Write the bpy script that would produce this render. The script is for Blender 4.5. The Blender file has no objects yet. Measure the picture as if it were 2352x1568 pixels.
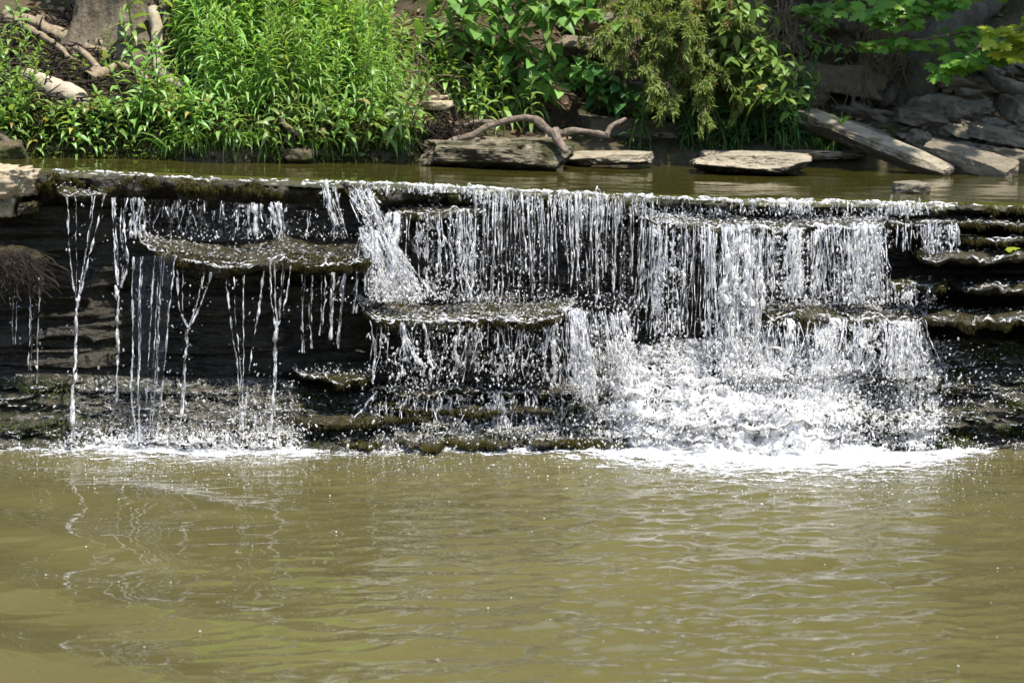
import bpy, math, random
import numpy as np
from mathutils import Vector, Matrix
random.seed(7)
rng = np.random.default_rng(7)
C = bpy.context.scene.collection
S = bpy.context.scene
R = math.radians

# ------------------------------------------------------------------ camera and the pixel -> place helpers
CAM = np.array([0.0, 0.0, 1.75])
FPX = 5292.0
PITCH = math.atan(331 / 2304)
FW = np.array([0, math.cos(PITCH), -math.sin(PITCH)])
UP = np.array([0, math.sin(PITCH), math.cos(PITCH)])
RT = np.array([1.0, 0, 0])


def ray(u, v):
    u = np.asarray(u, float)[..., None]
    v = np.asarray(v, float)[..., None]
    return FW * FPX + RT * (u - 1176) + UP * (784 - v)


def D(u, v, Y):
    d = ray(u, v)
    return CAM + d * (np.asarray(Y, float)[..., None] / d[..., 1:2])


def ip(x, pts):
    pts = np.array(pts, float)
    return np.interp(x, pts[:, 0], pts[:, 1])


# ------------------------------------------------------------------ noise
def _h(ix, iy, iz, seed):
    n = (ix.astype(np.uint32) * np.uint32(374761393) + iy.astype(np.uint32) * np.uint32(668265263)
         + iz.astype(np.uint32) * np.uint32(2147483647) + np.uint32(seed * 1274126177 & 0xffffffff))
    n = (n ^ (n >> np.uint32(13))) * np.uint32(1274126177)
    n = n ^ (n >> np.uint32(16))
    return (n & np.uint32(0xffff)).astype(float) / 32767.5 - 1


def vn(P, f=1.0, seed=0):
    P = np.asarray(P, float) * np.asarray(f, float)
    I = np.floor(P).astype(np.int64)
    t = P - I
    t = t * t * (3 - 2 * t)
    o = 0
    for a in (0, 1):
        wa = t[..., 0] if a else 1 - t[..., 0]
        for b in (0, 1):
            wb = t[..., 1] if b else 1 - t[..., 1]
            for c in (0, 1):
                wc = t[..., 2] if c else 1 - t[..., 2]
                o = o + wa * wb * wc * _h(I[..., 0] + a, I[..., 1] + b, I[..., 2] + c, seed)
    return o


def fbm(P, f=1.0, seed=0, o=4, g=0.5):
    f = np.asarray(f, float)
    s, a = 0, 1.0
    for k in range(o):
        s = s + a * vn(P, f * 2.03 ** k, seed + 17 * k)
        a *= g
    return s


def vn1(x, f, seed=0):
    x = np.asarray(x, float)
    return vn(np.stack([x, 0 * x + .37, 0 * x + .71], -1), f, seed)


def nrm(a):
    return a / (np.linalg.norm(a, axis=-1, keepdims=True) + 1e-12)


def sm(a, b, x):
    t = np.clip((x - a) / (b - a), 0, 1)
    return t * t * (3 - 2 * t)


# ------------------------------------------------------------------ mesh assembly
class MB:
    def __init__(s):
        s.V, s.T, s.Q, s.A, s.n = [], [], [], [], 0

    def add(s, V, F, a=0.5):
        V = np.asarray(V, float).reshape(-1, 3)
        F = np.asarray(F, np.int64)
        if not len(V) or not len(F):
            return s
        s.V.append(V)
        s.A.append(np.broadcast_to(np.asarray(a, float).reshape(-1) if np.ndim(a) else np.full(len(V), a), (len(V),)))
        (s.T if F.shape[1] == 3 else s.Q).append(F + s.n)
        s.n += len(V)
        return s

    def build(s, name, mat, parent=None, smooth=True, origin=None):
        V = np.concatenate(s.V)
        if origin is not None:
            V = V - np.asarray(origin)
        T = np.concatenate(s.T) if s.T else np.zeros((0, 3), int)
        Q = np.concatenate(s.Q) if s.Q else np.zeros((0, 4), int)
        me = bpy.data.meshes.new(name)
        me.vertices.add(len(V))
        me.vertices.foreach_set('co', V.astype(np.float32).ravel())
        L = np.concatenate([T.ravel(), Q.ravel()]).astype(np.int32)
        me.loops.add(len(L))
        me.loops.foreach_set('vertex_index', L)
        st = np.concatenate([np.arange(len(T)) * 3, len(T) * 3 + np.arange(len(Q)) * 4]).astype(np.int32)
        me.polygons.add(len(st))
        me.polygons.foreach_set('loop_start', st)
        me.update(calc_edges=True)
        me.validate()
        at = me.attributes.new('tone', 'FLOAT', 'POINT')
        at.data.foreach_set('value', np.concatenate(s.A).astype(np.float32))
        if smooth:
            me.polygons.foreach_set('use_smooth', np.ones(len(me.polygons), bool))
        me.materials.append(mat)
        o = bpy.data.objects.new(name, me)
        C.objects.link(o)
        if origin is not None:
            o.location = origin
        if parent is not None:
            o.parent = parent
            if origin is not None:
                o.location = (0, 0, 0)
        return o


def tag(o, label, cat, group=None):
    o['label'] = label
    o['category'] = cat
    o['kind'] = 'thing'
    if group:
        o['group'] = group
    return o


def kind(o, k, label=None, cat=None):
    o['kind'] = k
    if label:
        o['label'] = label
    if cat:
        o['category'] = cat
    return o


def empty(name, loc, label, cat, group=None, rz=0.0):
    o = bpy.data.objects.new(name, None)
    o.empty_display_size = .05
    C.objects.link(o)
    o.location = loc
    o.rotation_euler = (0, 0, rz)
    return tag(o, label, cat, group)


def grid_faces(nu, nv, off=0, wrap=False):
    i, j = np.meshgrid(np.arange(nu - 1), np.arange(nv if wrap else nv - 1), indexing='ij')
    j2 = (j + 1) % nv
    return np.stack([i * nv + j, (i + 1) * nv + j, (i + 1) * nv + j2, i * nv + j2], -1).reshape(-1, 4) + off


def tubes(P, Rr, k=5):
    """P (m,n,3) centre lines, Rr (m,n) radii"""
    P = np.asarray(P, float)
    m, n, _ = P.shape
    Rr = np.broadcast_to(Rr, (m, n))
    T = nrm(np.gradient(P, axis=1))
    mt = np.abs(nrm(T.mean(1)))
    ref = np.where((mt[:, 1:2] < .8), np.array([[0, 1.0, 0.05]]), np.array([[1.0, 0, .05]]))
    N = nrm(np.cross(T, ref[:, None, :]))
    B = np.cross(T, N)
    a = np.arange(k) * 2 * math.pi / k
    V = P[:, :, None, :] + Rr[:, :, None, None] * (np.cos(a)[None, None, :, None] * N[:, :, None, :] + np.sin(a)[None, None, :, None] * B[:, :, None, :])
    F = grid_faces(n, k, 0, True)
    F = (F[None] + (np.arange(m) * n * k)[:, None, None]).reshape(-1, 4)
    return V.reshape(-1, 3), F


def tube1(pts, rad, n=40, k=8, wob=0.0, seed=0, lump=0.0):
    pts = np.array(pts, float)
    t = np.linspace(0, len(pts) - 1, n)
    P = catmull(pts, t)
    r = np.interp(t, np.linspace(0, len(pts) - 1, len(np.atleast_1d(rad))), np.atleast_1d(rad))
    if wob:
        P = P + wob * np.stack([vn1(t, 1.7, seed), vn1(t, 1.9, seed + 1), vn1(t, 1.8, seed + 2)], -1)
    r = r.copy()
    r[-1] *= .35
    V, F = tubes(P[None], r[None], k)
    if lump:
        c = np.repeat(P, k, 0)
        V = c + (V - c) * (1 + lump * fbm(V, 22, seed, 3))[:, None]
    return V, F


def catmull(pts, t):
    n = len(pts)
    i = np.clip(np.floor(t).astype(int), 0, n - 2)
    f = (t - i)[:, None]
    p0 = pts[np.clip(i - 1, 0, n - 1)]
    p1 = pts[i]
    p2 = pts[i + 1]
    p3 = pts[np.clip(i + 2, 0, n - 1)]
    return .5 * ((2 * p1) + (-p0 + p2) * f + (2 * p0 - 5 * p1 + 4 * p2 - p3) * f ** 2 + (-p0 + 3 * p1 - 3 * p2 + p3) * f ** 3)


def _ico(sub):
    import bmesh
    b = bmesh.new()
    bmesh.ops.create_icosphere(b, subdivisions=sub, radius=1)
    b.verts.ensure_lookup_table()
    V = np.array([v.co[:] for v in b.verts])
    F = np.array([[v.index for v in f.verts] for f in b.faces])
    b.free()
    return V, F


ICO1, ICO2 = _ico(1), _ico(2)


def blobs(P, Sc, ico=ICO1, jit=0.0, tilt=None):
    P = np.asarray(P, float)
    m = len(P)
    V0, F0 = ico
    V = V0[None] * np.asarray(Sc, float).reshape(m, -1)[:, None, :]
    if jit:
        V = V * (1 + jit * rng.standard_normal((m, len(V0), 1)))
    if tilt is not None:
        V[..., 0] += V[..., 2] * tilt[:, None]
    V = V + P[:, None, :]
    F = (F0[None] + (np.arange(m) * len(V0))[:, None, None]).reshape(-1, 3)
    return V.reshape(-1, 3), F


PROF = {
    'lance': (np.array([0, .12, .35, .6, .82, 1.0]), np.array([.10, .6, 1.0, .85, .45, .02])),
    'ovate': (np.array([0, .1, .28, .5, .78, 1.0]), np.array([.15, .8, 1.0, .9, .45, .02])),
    'blade': (np.array([0, .25, .5, .75, .9, 1.0]), np.array([.8, 1.0, .9, .65, .35, .02])),
}


def leaves(O, d, L, W, droop=.2, fold=.25, prof='lance', roll=0.35):
    """strips of 2x5 quads, arching along d"""
    O = np.asarray(O, float)
    m = len(O)
    d = nrm(np.asarray(d, float))
    L = np.broadcast_to(L, (m,))
    W = np.broadcast_to(W, (m,))
    droop = np.broadcast_to(droop, (m,))
    t, w = PROF[prof]
    side = nrm(np.cross(d, np.array([0, 0, 1.0])) + 1e-4)
    n0 = np.cross(side, d)
    rl = rng.standard_normal(m)[:, None] * roll
    side, n0 = side * np.cos(rl) + n0 * np.sin(rl), n0 * np.cos(rl) - side * np.sin(rl)
    c = O[:, None] + d[:, None] * (L[:, None] * t)[..., None]
    c[..., 2] -= (droop * L)[:, None] * t ** 2
    c = c - d[:, None] * ((np.abs(droop) * L * .3)[:, None] * t ** 3)[..., None]
    hw = (W[:, None] * .5 * w)[..., None]
    Lf = c + side[:, None] * hw + n0[:, None] * hw * fold
    Rg = c - side[:, None] * hw + n0[:, None] * hw * fold
    V = np.stack([Lf, c, Rg], 2)
    k = len(t)
    F = grid_faces(k, 3)
    F = (F[None] + (np.arange(m) * k * 3)[:, None, None]).reshape(-1, 4)
    return V.reshape(-1, 3), F, np.repeat(rng.random(m), k * 3)


_mp = [(0, 0), (.05, .02), (.34, -.06), (.26, .06), (.50, .16), (.42, .20), (.62, .40), (.44, .38), (.46, .52), (.28, .46), (.22, .58), (.30, .76), (.17, .72), (.0, 1.0)]
MAPLE = np.array(_mp + [(-x, y) for x, y in _mp[-2:0:-1]])


def maple_leaves(O, d, n, L):
    m = len(O)
    d = nrm(np.asarray(d, float))
    side = nrm(np.cross(d, n))
    n = np.cross(side, d)
    pts = np.concatenate([[[0, .3]], MAPLE])
    q = pts[None] * np.broadcast_to(L, (m,))[:, None, None]
    V = np.asarray(O)[:, None] + side[:, None] * q[..., :1] + d[:, None] * q[..., 1:] - n[:, None] * (np.abs(q[..., :1]) * .25 + (q[..., 1:] ** 2) * 1.1)
    k = len(MAPLE)
    i = np.arange(k)
    F = np.stack([0 * i, 1 + i, 1 + (i + 1) % k], -1)
    F = (F[None] + (np.arange(m) * (k + 1))[:, None, None]).reshape(-1, 3)
    return V.reshape(-1, 3), F, np.repeat(rng.random(m), k + 1)


# ------------------------------------------------------------------ materials
class NT:
    def __init__(s, name):
        s.m = bpy.data.materials.new(name)
        s.m.use_nodes = True
        s.t = s.m.node_tree
        s.t.nodes.clear()
        s.out = s.t.nodes.new('ShaderNodeOutputMaterial')

    def n(s, ty, **kw):
        nd = s.t.nodes.new('ShaderNode' + ty)
        for k, v in kw.items():
            if k.startswith('_'):
                setattr(nd, k[1:], v)
            else:
                key = int(k[1:]) if k[0] == 'i' and k[1:].isdigit() else k.replace('__', ' ')
                if hasattr(v, 'is_output') or isinstance(v, bpy.types.NodeSocket):
                    s.t.links.new(v, nd.inputs[key])
                else:
                    nd.inputs[key].default_value = v
        return nd

    def coord(s, scale=(1, 1, 1), kind='Object'):
        tc = s.n('TexCoord')
        mp = s.n('Mapping', Vector=tc.outputs[kind])
        mp.inputs['Scale'].default_value = scale
        return mp.outputs[0]

    def noise(s, scale, detail=4, rough=.6, vec=None, dist=0.0):
        nd = s.n('TexNoise', Scale=scale, Detail=detail, Roughness=rough, Distortion=dist)
        if vec is not None:
            s.t.links.new(vec, nd.inputs['Vector'])
        return nd.outputs[0]

    def ramp(s, fac, stops):
        nd = s.n('ValToRGB', Fac=fac)
        e = nd.color_ramp.elements
        e[0].position, e[0].color = stops[0][0], (*stops[0][1], 1)
        e[1].position, e[1].color = stops[-1][0], (*stops[-1][1], 1)
        for p, c in stops[1:-1]:
            x = e.new(p)
            x.color = (*c, 1)
        return nd.outputs[0]

    def mr(s, v, a, b, c=0.0, d=1.0):
        return s.n('MapRange', Value=v, From__Min=a, From__Max=b, To__Min=c, To__Max=d).outputs[0]

    def math(s, op, a, b=0.0):
        nd = s.n('Math', _operation=op)
        for i, x in enumerate((a, b)):
            if isinstance(x, bpy.types.NodeSocket):
                s.t.links.new(x, nd.inputs[i])
            else:
                nd.inputs[i].default_value = x
        return nd.outputs[0]

    def mixc(s, f, a, b, blend='MIX'):
        nd = s.n('Mix', _data_type='RGBA', _blend_type=blend)
        for i, x in ((0, f), (6, a), (7, b)):
            if isinstance(x, bpy.types.NodeSocket):
                s.t.links.new(x, nd.inputs[i])
            else:
                nd.inputs[i].default_value = x if i == 0 else (*x, 1)
        return nd.outputs[2]

    def bump(s, h, strength=.5, dist=.02, normal=None):
        nd = s.n('Bump', Height=h, Strength=strength, Distance=dist)
        if normal is not None:
            s.t.links.new(normal, nd.inputs['Normal'])
        return nd.outputs[0]

    def mixs(s, f, a, b):
        nd = s.n('MixShader')
        if isinstance(f, bpy.types.NodeSocket):
            s.t.links.new(f, nd.inputs[0])
        else:
            nd.inputs[0].default_value = f
        s.t.links.new(a, nd.inputs[1])
        s.t.links.new(b, nd.inputs[2])
        return nd.outputs[0]

    def done(s, sh):
        s.t.links.new(sh, s.out.inputs[0])
        return s.m

    def attr(s, name='tone'):
        return s.n('Attribute', _attribute_name=name).outputs['Fac']


def rock_mat(name, c1, c2, c3, rough=(.75, .95), moss=None, moss_cut=.6, bump=.6, spec=.3, strata=1.0, scale=6.0, sparkle=0.0, side=None):
    t = NT(name)
    co = t.coord()
    cs = t.coord((1, 1, 5))
    n1 = t.noise(scale, 6, .65, co)
    n2 = t.noise(scale * .8, 5, .6, cs)
    col = t.ramp(n1, [(.3, c1), (.5, c2), (.7, c3)])
    col = t.mixc(t.mr(n2, .42, .62, 0, .55), col, tuple(x * .55 for x in c1))
    nf = t.noise(90, 4, .7, co)
    col = t.mixc(t.mr(nf, .35, .7, 0, .45), col, tuple(min(1, x * 1.35) for x in c3))
    if moss:
        nm = t.noise(scale * .9, 6, .7, co, .6)
        col = t.mixc(t.mr(nm, moss_cut - .05, moss_cut + .08), col, moss)
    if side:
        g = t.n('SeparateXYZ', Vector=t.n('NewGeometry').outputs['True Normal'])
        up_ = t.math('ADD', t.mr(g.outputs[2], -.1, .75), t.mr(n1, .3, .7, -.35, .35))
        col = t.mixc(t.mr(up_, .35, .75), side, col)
    b = t.math('ADD', t.math('MULTIPLY', n2, strata), t.math('ADD', n1, t.math('MULTIPLY', nf, .25)))
    nm_ = t.bump(b, bump, .03)
    if sparkle:
        ns = t.noise(150, 3, .8, co)
        nm_ = t.bump(ns, sparkle, .01, nm_)
    p = t.n('BsdfPrincipled', Base__Color=col, Normal=nm_, Roughness=t.mr(n1, .3, .7, rough[0], rough[1]))
    p.inputs['Specular IOR Level'].default_value = spec
    return t.done(p.outputs[0])


def leaf_mat(name, c1, c2, c3, transl=.4, rough=.4, spec=.35, var=.35, yel=None):
    t = NT(name)
    a = t.attr()
    col = t.ramp(a, [(0.0, c1), (.5, c2), (.955, c3), (1.0, yel or c3)])
    oi = t.n('ObjectInfo')
    hs = t.n('HueSaturation', Color=col, Hue=t.mr(oi.outputs['Random'], 0, 1, .486, .516), Value=t.mr(oi.outputs['Random'], 0, 1, 1 - var, 1 + var * .6), Saturation=1.0)
    col = hs.outputs[0]
    p = t.n('BsdfPrincipled', Base__Color=col, Roughness=rough)
    p.inputs['Specular IOR Level'].default_value = spec
    tcol = t.mixc(1.0, col, (1.25, 1.15, .55), 'MULTIPLY')
    tr = t.n('BsdfTranslucent', Color=tcol)
    return t.done(t.mixs(transl, p.outputs[0], tr.outputs[0]))


def bark_mat(name, c1, c2, scale=14, bump=.8, zs=.3, rough=.9):
    t = NT(name)
    co = t.coord((1, 1, zs))
    n = t.noise(scale, 6, .7, co)
    n2 = t.noise(50, 4, .7, t.coord())
    col = t.ramp(n, [(.3, c1), (.65, c2)])
    col = t.mixc(t.mr(n2, .4, .7, 0, .5), col, tuple(x * .5 for x in c1))
    p = t.n('BsdfPrincipled', Base__Color=col, Roughness=rough, Normal=t.bump(t.math('ADD', n, t.math('MULTIPLY', n2, .4)), bump, .03))
    p.inputs['Specular IOR Level'].default_value = .2
    return t.done(p.outputs[0])


M = {}
M['limestone'] = rock_mat('limestone', (.21, .16, .09), (.30, .24, .15), (.40, .34, .24), moss=(.12, .10, .03), moss_cut=.6)
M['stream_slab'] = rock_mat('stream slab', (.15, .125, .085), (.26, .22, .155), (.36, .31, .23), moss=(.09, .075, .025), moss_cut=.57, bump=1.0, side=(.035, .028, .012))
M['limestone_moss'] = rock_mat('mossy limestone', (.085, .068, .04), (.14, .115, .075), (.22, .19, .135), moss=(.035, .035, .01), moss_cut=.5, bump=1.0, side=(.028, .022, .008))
M['grey_rock'] = rock_mat('grey rock', (.085, .07, .05), (.14, .12, .085), (.21, .185, .14), moss=(.05, .045, .015), moss_cut=.62, bump=.8)
M['grey_slab'] = rock_mat('grey slab', (.095, .076, .05), (.15, .125, .085), (.22, .185, .13), moss=(.05, .045, .015), moss_cut=.66, bump=.7)
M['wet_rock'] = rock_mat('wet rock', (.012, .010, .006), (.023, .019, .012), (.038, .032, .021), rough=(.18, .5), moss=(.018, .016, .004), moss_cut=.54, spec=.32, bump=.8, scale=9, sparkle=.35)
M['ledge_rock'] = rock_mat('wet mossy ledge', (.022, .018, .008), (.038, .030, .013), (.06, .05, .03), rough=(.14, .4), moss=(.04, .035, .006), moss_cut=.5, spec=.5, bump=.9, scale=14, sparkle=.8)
M['ramp_rock'] = rock_mat('wet scaly rock', (.045, .037, .022), (.085, .072, .046), (.15, .13, .095), rough=(.06, .28), moss=(.02, .028, .006), moss_cut=.5, spec=.7, bump=1.0, scale=14, strata=2.5, sparkle=1.0)
M['soil'] = rock_mat('soil', (.035, .026, .015), (.065, .050, .030), (.12, .095, .065), moss=(.035, .042, .010), moss_cut=.53, bump=1.0, strata=.4, scale=5, spec=.1)
M['lance'] = leaf_mat('willow leaf green', (.16, .31, .05), (.23, .41, .08), (.34, .52, .17), .5, rough=.36, spec=.5, yel=(.40, .33, .08))
M['seedling'] = leaf_mat('seedling green', (.15, .28, .05), (.22, .38, .08), (.32, .46, .14), .45, rough=.38, spec=.45, yel=(.40, .30, .08))
M['vine'] = leaf_mat('vine green', (.11, .23, .045), (.17, .33, .07), (.25, .41, .11), .45)
M['dark_leaf'] = leaf_mat('dark leaf', (.035, .11, .03), (.06, .16, .04), (.09, .20, .05), .35)
M['maple'] = leaf_mat('maple leaf', (.08, .20, .03), (.13, .28, .04), (.20, .34, .05), .5, var=.2)
M['maple_yellow'] = leaf_mat('yellow maple leaf', (.24, .34, .03), (.32, .40, .04), (.40, .44, .05), .5, var=.15)
M['juniper'] = leaf_mat('juniper', (.30, .21, .08), (.15, .22, .045), (.25, .34, .085), .45, rough=.6)
M['grass'] = leaf_mat('grass', (.06, .13, .02), (.10, .20, .03), (.18, .24, .06), .4)
M['moss'] = leaf_mat('moss', (.012, .010, .002), (.022, .018, .004), (.048, .042, .008), .1, rough=.8, spec=.08)
M['moss_green'] = leaf_mat('green moss', (.012, .020, .005), (.032, .042, .009), (.075, .078, .016), .25, rough=.7, spec=.1)
M['stem'] = leaf_mat('stem', (.10, .12, .03), (.12, .17, .04), (.16, .16, .06), .1)
M['twig'] = bark_mat('twig', (.12, .085, .05), (.24, .18, .12), 30)
M['rootlet'] = bark_mat('rootlet', (.022, .016, .012), (.055, .040, .028), 30)
M['bark'] = bark_mat('bark', (.07, .055, .035), (.20, .165, .115), 16, 1.0, .28)
M['bark_dark'] = bark_mat('lichen bark', (.05, .04, .025), (.13, .12, .09), 12, .9, .5)
M['root'] = bark_mat('root', (.15, .115, .07), (.34, .27, .18), 18, .7)
M['deadwood'] = bark_mat('dead wood', (.13, .095, .065), (.31, .245, .185), 26, 1.0, .8)
M['palewood'] = bark_mat('pale wood', (.32, .25, .16), (.48, .41, .31), 14, .4, .4)


def water_mat(name, deep, mask_bump, rough=.02):
    t = NT(name)
    co = t.coord()
    n = t.noise(1.1, 3, .5, co)
    col = t.mixc(t.mr(n, .35, .65), deep, tuple(x * 1.18 for x in deep))
    b1 = t.noise(38, 3, .55, t.coord((.8, 1.0, 1)))
    p = t.n('BsdfPrincipled', Base__Color=col, Roughness=rough, IOR=1.62, Normal=t.bump(b1, mask_bump, .006))
    p.inputs['Specular IOR Level'].default_value = .5
    return t.done(p.outputs[0])


M['pool'] = water_mat('murky pool water', (.078, .069, .0265), .03)
M['upper'] = water_mat('upper stream water', (.040, .036, .0075), .10)


def fall_mat(name, white, glossr=.08, tint=(.97, .96, .94), cut=None, vscale=(60, 60, 7), glass=False, con=(.35, .62), fk=2.2):
    """clear water with air mixed in: transparent + surface gloss, and white where aerated"""
    t = NT(name)
    a = t.attr()
    co = t.coord(vscale)
    n = t.noise(1.0, 4, .65, co, .4)
    f = t.math('ADD', t.math('MULTIPLY', a, white[1]), white[0])
    aer = t.math('MULTIPLY', f, t.mr(n, con[0], con[1], .1, 1.15))
    aer = t.math('MINIMUM', aer, 1.0)
    nb = t.bump(t.noise(1.0, 3, .6, t.coord((150, 150, 40))), .5, .008)
    dif = t.n('BsdfDiffuse', Color=(*tint, 1), Normal=nb)
    trl = t.n('BsdfTranslucent', Color=(*tint, 1), Normal=nb)
    wh = t.mixs(.45, dif.outputs[0], trl.outputs[0])
    tp = t.n('BsdfGlass', IOR=1.33, Roughness=.0, Normal=nb) if glass else t.n('BsdfTransparent', Color=(.97, .98, 1, 1))
    gl = t.n('BsdfGlossy', Roughness=glossr, Color=(1, 1, 1, 1), Normal=nb)
    fr = t.n('Fresnel', IOR=1.33, Normal=nb)
    clear = tp.outputs[0] if glass else t.mixs(t.math('MINIMUM', t.math('MULTIPLY', fr.outputs[0], fk), 1.0), tp.outputs[0], gl.outputs[0])
    sh = t.mixs(aer, clear, wh)
    if cut is not None:
        # holes torn in the sheet: a net of strands
        n1 = t.noise(1.0, 5, .62, t.coord(cut[0]), .8)
        n2 = t.noise(1.0, 3, .6, t.coord(cut[1]), .3)
        h = t.math('ADD', t.math('MULTIPLY', n1, .65), t.math('MULTIPLY', n2, .35))
        ridge = t.math('ABSOLUTE', t.math('SUBTRACT', h, .5))
        k = t.math('SUBTRACT', t.math('MULTIPLY', a, cut[2]), ridge)
        hole = t.mr(k, 0.0, .02)
        tp2 = t.n('BsdfTransparent')
        sh = t.mixs(hole, tp2.outputs[0], sh)
    return t.done(sh)


M['rope'] = fall_mat('falling water strand', (.06, .92), glass=True, con=(.435, .56), vscale=(70, 70, 20))
M['film'] = fall_mat('clear falling film', (.0, .30), .05, fk=.55, con=(.50, .70), vscale=(70, 70, 7))
M['drop'] = fall_mat('water drop', (.25, .75), glass=True)
M['lace'] = fall_mat('torn white sheet', (.35, .6), .1, cut=((15, 15, 5), (70, 70, 22), .062))
M['white'] = fall_mat('white water', (.75, .5), .2, cut=((17, 17, 5.5), (80, 80, 24), .10), vscale=(45, 45, 22))


def foam_mat():
    t = NT('foam')
    a = t.attr()
    n1 = t.noise(11, 5, .65, t.coord((.8, 2.2, 1)), 1.0)
    n2 = t.noise(60, 4, .7, t.coord((.6, 1.6, 1)), .5)
    n3 = t.noise(190, 2, .6, t.coord((.8, 1.3, 1)))
    h = t.math('ADD', t.math('MULTIPLY', n1, .45), t.math('ADD', t.math('MULTIPLY', n2, .35), t.math('MULTIPLY', n3, .20)))
    k = t.math('SUBTRACT', a, t.mr(h, .36, .64))
    hole = t.mr(k, -.02, .14)
    d = t.n('BsdfPrincipled', Base__Color=(.84, .85, .85, 1), Roughness=.4, Normal=t.bump(t.math('ADD', n2, n3), .9, .012))
    return t.done(t.mixs(hole, t.n('BsdfTransparent').outputs[0], d.outputs[0]))


M['foam'] = foam_mat()

# ------------------------------------------------------------------ the lie of the land
LIP = [(-400, 384), (80, 389), (300, 397), (450, 405), (600, 410), (740, 415), (900, 420), (1050, 428), (1176, 434), (1300, 440), (1450, 447), (1600, 453),
       (1750, 457), (1900, 459), (2050, 462), (2180, 466), (2352, 470), (2800, 478)]


def YL(u):
    return 9.56 - .1 * np.asarray(u, float) / 2352


_ul = np.linspace(-900, 3300, 400)
_vl = ip(_ul, LIP)
_PL = D(_ul, _vl, YL(_ul))


def zup(x):
    return np.interp(x, _PL[:, 0], _PL[:, 2])


def ylip(x):
    return np.interp(x, _PL[:, 0], _PL[:, 1])


BANK = [(-6, 9.9), (-2.3, 10.22), (-1.6, 10.34), (-1.0, 10.5), (-.5, 10.8), (0, 11.15), (.45, 11.45), (1.0, 11.55), (2.0, 11.6), (3, 11.3), (6, 10.8)]


def ht(x, y):
    x = np.asarray(x, float)
    y = np.asarray(y, float)
    P = np.stack([x, y, 0 * x], -1)
    yb = ip(x, BANK) + .07 * vn(P * [1, 0, 1], 2.3, 5)
    zu = zup(x)
    d = y - yb
    left = 1 - sm(-.75, -.1, x)
    right = sm(.9, 1.6, x)
    mid = 1 - left - right
    zl = .15 * sm(-.02, .06, d) + .36 * np.maximum(d, 0) + 1.0 * np.maximum(d - 1.7, 0)
    zm = .05 * sm(-.02, .08, d) + .18 * np.maximum(d, 0) + 1.3 * np.maximum(d - .55, 0)
    zr = .03 * sm(-.02, .1, d) + .62 * np.maximum(d, 0) + .3 * np.maximum(d - 1.2, 0)
    up = left * zl + mid * zm + right * zr
    up = up * (1 - .25 * sm(3, 12, d)) + .05 * fbm(P, 2.2, 3, 4) * sm(0, .5, d) + .5 * fbm(P, .3, 9, 3) * sm(2, 8, d)
    bed = -.10 + .13 * sm(-.05, 0, d)
    z = zu + np.where(d > 0, up + .03, bed)
    z = np.minimum(z, 13.0 + .5 * fbm(P, .3, 2, 3))
    # below the falls: the pool basin and its near shore and side banks
    low = -.45 + .55 * sm(1.4, .2, y) + .12 * fbm(P, .6, 8, 3)
    w = sm(9.6, 9.9, y)
    z = low * (1 - w) + z * w
    side = sm(4.2, 6.5, np.abs(x)) * (1 + .15 * fbm(P, .5, 4, 3))
    z = np.where(y < 10.2, np.maximum(z, z + side * 2.4 * (1 - .5 * w)), z + side * .3)
    z = z + sm(-1, -14, y) * 4
    return z


def ground(u, v, y0=10.0, y1=20.0):
    """the point of the land seen at a photo position"""
    ys = np.linspace(y0, y1, 900)
    P = D(np.full(900, u), np.full(900, v), ys)
    h = ht(P[:, 0], P[:, 1])
    i = np.argmax(P[:, 2] < h)
    return P[i] if P[i, 2] < h[i] else P[-1]


def gpos(x, y):
    return np.array([x, y, float(ht(np.array([x]), np.array([y]))[0])])


gx = np.concatenate([np.linspace(-70, -6, 30)[:-1], np.linspace(-6, -3, 24)[:-1], np.linspace(-3, 3, 230), np.linspace(3, 6, 24)[1:], np.linspace(6, 70, 30)[1:]])
gy = np.concatenate([np.linspace(-60, 0, 24)[:-1], np.linspace(0, 9.5, 40)[:-1], np.linspace(9.5, 14, 200), np.linspace(14, 22, 50)[1:], np.linspace(22, 110, 40)[1:]])
X, Yg = np.meshgrid(gx, gy, indexing='ij')
Zg = ht(X.ravel(), Yg.ravel())
gm = MB().add(np.stack([X.ravel(), Yg.ravel(), Zg], -1), grid_faces(len(gx), len(gy)))
kind(gm.build('ground', M['soil']), 'structure', 'brown soil bank and stream bed')

# ------------------------------------------------------------------ water surfaces
def waves(x, y, n, lmin, lmax, slope, ang, spread, seed):
    r = np.random.default_rng(seed)
    z = np.zeros_like(x)
    for i in range(n):
        lam = lmin * (lmax / lmin) ** r.random()
        th = ang + spread * r.standard_normal()
        k = 2 * math.pi / lam
        z += slope * lam / (2 * math.pi) * math.sqrt(2 / n) * np.sin(k * (math.cos(th) * x + math.sin(th) * y) + 6.283 * r.random())
    return z


def pool_z(x, y):
    r = np.hypot(x - .7, (y - 9.1) * 1.0)
    core = np.exp(-((x - .5) / .85) ** 2)
    rightm = .30 + .75 * core
    h = waves(x, y, 70, .06, .165, .13, R(94), R(27), 1)
    z = (h + .30 * h * h / h.std()) * (.16 + .95 * core)
    z += waves(x, y, 40, .18, .42, .06, R(95), R(24), 2) * (.35 + .7 * core)
    z += waves(x, y, 24, .28, .75, .045, R(62), R(13), 3) * sm(.4, -1.2, x)
    near = sm(7.9, 9.1, y)
    z += waves(x, y, 34, .035, .11, .16, R(90), R(60), 4) * near * (.4 + .8 * core)
    z += .012 * fbm(np.stack([x, y, 0 * x], -1), 9, 21, 3) * sm(8.85, 9.12, y) * (.3 + sm(-.3, .6, x) * sm(2.0, 1.5, x) + .5 * sm(-1.9, -1.7, x) * sm(-.8, -1.0, x))
    return z


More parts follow.
